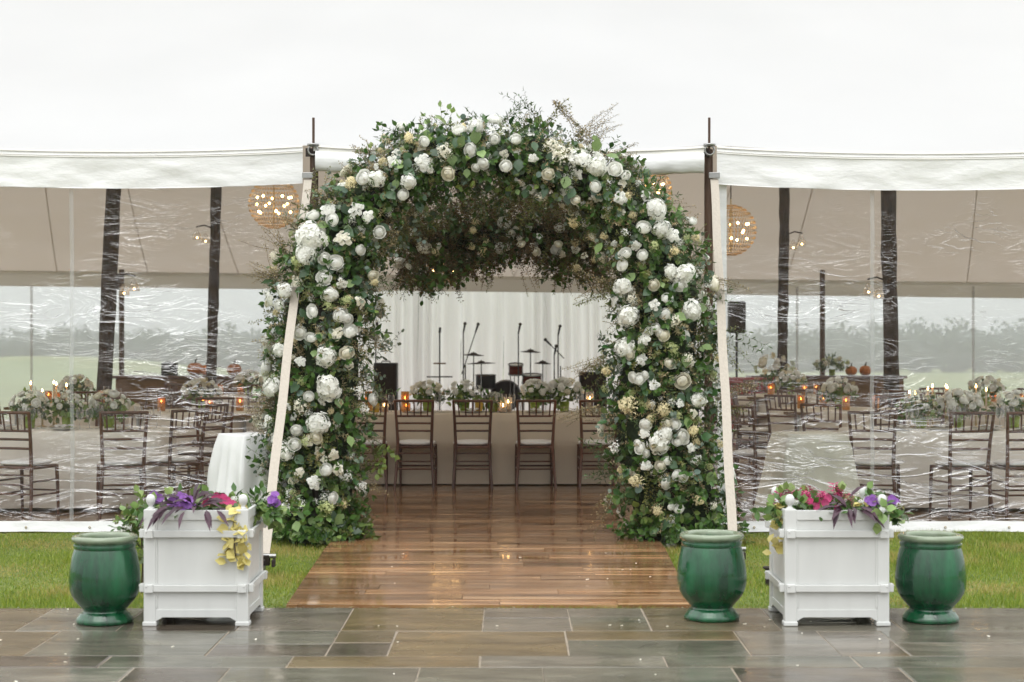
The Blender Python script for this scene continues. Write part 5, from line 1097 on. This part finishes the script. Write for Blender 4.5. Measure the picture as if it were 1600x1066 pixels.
FLW = '''R627,199,9 R717,205,11 R663,222,10 R735,235,11 R755,256,9 R744,262,7 R701,271,11 H639,285,13 R630,305,10 H774,189,14 H744,199,13 R773,218,10 R790,260,9 R569,278,13 H589,280,15 Y694,237,16 Y640,217,12 S664,256,18 S616,254,14 H514,327,14 R520,344,11 R490,337,10 Y549,288,14 S555,329,16 H575,339,12 R593,363,10 H486,372,24 H478,395,18 S536,374,17 R563,391,9 R525,411,12 R507,435,11 R507,404,10 Y429,400,12 G465,408,12 R583,430,9 Y585,441,9 S534,443,10 H516,461,13 H445,455,14 S563,472,12 R489,487,11 R532,493,12 R543,498,9 S423,469,12 R437,477,9 R547,518,11 S526,522,13 R469,520,11 R486,528,9 R542,551,11 H510,558,17 G542,470,12 G512,478,11
H514,606,19 S470,565,11 H425,606,15 H436,547,12 W414,532,10 W418,456,12 G471,597,10 R483,620,9 R464,672,10 H497,663,18 R494,683,10 R461,695,9 S482,689,11 H443,705,16 H431,683,12 H419,657,12 Y404,656,16 S522,711,12 R510,734,12 H528,734,14 S491,754,12 S469,738,10 R520,778,9 G512,792,18 W447,793,15 W469,788,14 Y469,634,16 Y455,560,10 W560,610,10 W570,640,12 W545,745,10 W565,760,11 G478,690,12 W430,750,10
R806,219,10 Y875,240,20 Y862,228,14 R857,272,10 R930,292,10 R961,265,10 R977,275,8 S833,248,9 H932,262,16 H906,246,16 Y847,307,13 R900,313,8 Y898,345,13 H969,310,13 H1026,327,17 R1005,356,11 H1034,358,16 H1050,368,13 W977,363,9 R1082,346,8 S993,384,10 R977,397,10 R1004,399,10 R973,415,9 G1022,386,12 Y1052,392,11 G1072,372,9 H1071,428,17 H1048,424,12 R1062,446,10 R1021,445,10 H973,449,15 Y987,467,12 H981,493,19 S960,470,11 S1022,477,12 R1039,491,10 R1042,467,8 H1081,486,16 Y1054,502,16 R1024,512,8 R1014,518,7 R1030,520,7 R1037,524,9 H1006,530,14 H977,542,14 R984,554,8 G1050,545,15 Y1075,560,11 W1000,565,11
R1046,568,9 R999,593,9 R989,589,8 R1008,586,7 R1066,595,12 S1022,602,11 H1090,626,13 S1083,646,9 Y1038,640,15 W1050,628,10 S1062,630,9 Y981,634,19 R1008,663,9 S1006,677,10 R1042,661,8 R1054,663,8 H1030,693,18 H1040,678,12 R1000,700,9 R1008,708,8 R996,692,7 R1066,682,11 R1058,690,8 S1080,700,10 Y1083,673,12 S1010,728,10 R1032,728,9 R1042,720,7 W959,699,13 Y995,752,15 R1056,742,8 R1066,745,8 R1040,756,9 Y1091,782,11 Y1028,798,13 R1048,792,6 R1060,795,8 Y1115,790,9 W1085,720,9 G1060,650,11 W950,780,12 Y950,580,10 Y1120,560,9'''
for s_ in FLW.split():
    k = s_[0]; px, py, r = (float(v) for v in s_[1:].split(',')); k = 'S' if (k == 'H' and r < 15 and rng.random() < .45) else k; p, d = arch_surface(px, py, .92); d = d.normalized()+rv()*.4
    f = flower(k, p+Vector((0, -.02, 0)), d, r*sc*(.97 if k in 'RH' else 1.05), arch); WA(f)
# flowers on the sides, inner faces and back of the arch
for s_ in range(70):
    i = int(rng.integers(4, NP-4)); p, r = dense[i]; d, nn = frame_at(i); a = rng.uniform(.2, PI-.2) if s_ < 45 else rng.choice([rng.uniform(-.5, .2), PI+rng.uniform(-.2, .5)])
    o_ = nn*math.cos(a)+Vector((0, 1, 0))*math.sin(a); k = 'RRHSYWG'[int(rng.integers(7))]; f = flower(k, p+nn*math.cos(a)*r*.95+Vector((0, 1, 0))*math.sin(a)*DEP, o_, rng.uniform(.045, .07), arch); WA(f)
# small filler clusters tucked between the big heads
for s_ in range(270):
    i = int(rng.integers(2, NP-2)); p, r = dense[i]; d, nn = frame_at(i); a = -PI/2+rng.normal()*.8; o_ = nn*math.cos(a)+Vector((0, 1, 0))*math.sin(a)
    k = 'GYYWWWSSS'[int(rng.integers(9))]
    if p.z < .35 and rng.random() < .6: continue
    f = flower(k, p+nn*math.cos(a)*r*.9+Vector((0, 1, 0))*math.sin(a)*DEP*.88, o_+rv()*.4, rng.uniform(.035, .062), arch); WA(f)
# single large leaves
lm = {'dark_leaf': one_leaf('broad', 'dark_leaf'), 'light_leaf': one_leaf('broad', 'light_leaf'), 'euc_leaf': one_leaf('disc', 'euc_leaf'), 'dark2': one_leaf('ovate', 'dark_leaf')}
for s_ in range(290):
    i = int(rng.integers(0, NP)); p, r = dense[i]; d, nn = frame_at(i); a = -PI/2+rng.normal()*.85; o_ = nn*math.cos(a)+Vector((0, 1, 0))*math.sin(a)
    q = p+nn*math.cos(a)*r*1.0+Vector((0, 1, 0))*math.sin(a)*DEP*1.0; k = rng.choice(['dark_leaf', 'dark2', 'light_leaf', 'euc_leaf'], p=[.38, .3, .16, .16])
    if q.z < .5 and rng.random() < .7: k = 'light_leaf' if rng.random() < .4 else 'dark_leaf'
    q.z = max(q.z, .12); l_ = obj('leaf', lm[k], arch, loc=q, scale=rng.uniform(.07, .115) if k != 'euc_leaf' else rng.uniform(.05, .07)); oriented(l_, nn*rng.normal()*.8+Vector((rng.normal()*.4, -.3, -.7+rng.normal()*.5)), o_+Vector((0, 0, .4))); WA(l_)
# dark floral canopy hanging just inside the entrance
CY = 14.95
can = thing('hanging_floral_canopy', 'dark hanging canopy of leaves and cream flowers behind the arch', 'hanging flowers', (0, CY, 0))
Lv = Leaves(); Lt = Leaves(); sc2 = CY/F
def can_pt():
    u = rng.uniform(0, 1); px = 622+u*328; top = 345+10*math.sin(u*5)-26*math.sin(u*PI); py = top+rng.uniform(.02, 1)*(84+14*math.sin(u*9)); return P(px, py, CY+rng.normal()*.22)
for s_ in range(1700):
    q = can_pt(); kind = kk[int(rng.choice(len(kk), p=[.2, .26, .03, .15, .2, .02, .14]))]
    if rng.random() < .45: kind = 'bronze'
    sprig(Lt if kind == 'filler' else Lv, kind, q, rv()*.8+Vector((0, 0, -.8)), rng.uniform(.1, .26), .5)
for s_ in range(520):                               # the vault between the arch and the rear swag
    f = rng.uniform(0, 1); u = rng.uniform(0, 1); q = P(618+u*340, (352-44*math.sin(u*PI))+rng.normal()*7, AY+.25+f*(CY-AY-.25)); kind = ['bronze', 'dark', 'bronze', 'olive'][int(rng.integers(4))]
    sprig(Lt if kind == 'filler' else Lv, kind, q, rv()*.8+Vector((0, 0, -.5)), rng.uniform(.1, .2), .5)
for s_ in range(34):
    q = P(rng.uniform(630, 945), rng.uniform(405, 428), CY+rng.normal()*.15); sprig(Lt if s_ % 3 else Lv, 'filler' if s_ % 3 else 'olive', q, Vector((rng.normal()*.2, rng.normal()*.2, -1)), rng.uniform(.12, .26), .5)
o = obj('foliage', Lv.mesh('foliage', 'leaf'), can, loc=(0, -CY, 0)); o['kind'] = 'stuff'; o = obj('filler_twigs', Lt.mesh('filler_twigs', 'bud'), can, loc=(0, -CY, 0)); o['kind'] = 'stuff'
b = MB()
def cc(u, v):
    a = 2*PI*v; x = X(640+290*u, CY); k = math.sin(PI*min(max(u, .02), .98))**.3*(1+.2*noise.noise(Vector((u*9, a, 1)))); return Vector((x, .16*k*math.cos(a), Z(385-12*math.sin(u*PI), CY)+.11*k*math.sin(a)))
b.grid(40, 14, cc).build('dark_core', 'core_shade', can)  # added dark filling, shade between the canopy leaves put into its colour
for s_ in range(46):
    q = can_pt(); q.y = CY-.3-rng.uniform(0, .1); f = flower('YYRRS'[int(rng.integers(5))], q-Vector((0, CY, 0)), Vector((rng.normal()*.5, -1, rng.normal()*.5)), rng.uniform(.035, .06), can)
for px in (660, 790, 915): MB().tube([(X(px, CY), 0, Z(350, CY)), (X(px, CY), 0, 3.33)], .006, 5).build('hanging_wire', 'steel', can)
# leaf litter and soil along the lawn edge
Lv = Leaves()
for k in range(3200):
    x = rng.uniform(-3.6, 3.7); y = YB+abs(rng.normal())*.035-.015; c = [(.10, .07, .035), (.20, .15, .06), (.06, .05, .03), (.22, .20, .05), (.35, .32, .24)][int(rng.integers(5))]
    Lv.put('tiny', Vector((x, y, (.034 if y < YB else .008)+rng.uniform(0, .006))), Vector((rng.normal(), rng.normal(), .1)), Vector((0, 0, 1))+rv()*.4, rng.uniform(.006, .018), jit(c))
o = obj('leaf_litter', Lv.mesh('leaf_litter', 'leaf')); o['kind'] = 'stuff'; o['label'] = 'brown leaf litter along the lawn and boardwalk edge'; o['category'] = 'litter'
# fallen petals
pm = MB().grid(3, 3, lambda u, v: Vector(((u-.5)*.022, (v-.5)*.03, .004+.008*(u-.5)**2*4))).mesh('petal', 'petal_cream')
for k in range(48):
    on = random.random()
    where = 'the wet open paving slabs'
    if on < .6: x, y, z = random.uniform(-2.8, 2.9), random.uniform(7.9, 10.1), .036
    elif on < .8: x, y, z = random.uniform(.4, 1.9), random.uniform(9.4, 10.12), .036; where = 'the paving around the boardwalk corner urn'
    else: x, y, z = random.uniform(-1.1, 1.0), random.uniform(10.6, 12.8), .058; where = 'the wet boardwalk'
    o = obj('fallen_petal', pm, loc=(x, y, z), rot=(random.uniform(-.2, .2), 0, random.uniform(0, 6)), scale=random.uniform(.25, .65))
    tag(o, 'small cream petal fallen on '+where, 'petal', 'petals on '+where)
# rain haze over the field: one even, closed volume round the whole place
hz, n_, o_ = new_mat('haze_air'); vol = n_.nodes.new('ShaderNodeVolumePrincipled'); vol.inputs['Color'].default_value = (.97, .985, .985, 1); vol.inputs['Density'].default_value = .0006; vol.inputs['Anisotropy'].default_value = 0.6
n_.links.new(vol.outputs[0], o_.inputs['Volume']); M['haze'] = hz
hb = MB().box((0, 770, 2.9), (3200, 1680, 15.4)).build('haze', 'haze'); hb['kind'] = 'stuff'; hb['label'] = 'thin even rain haze over the field'; hb['category'] = 'haze'
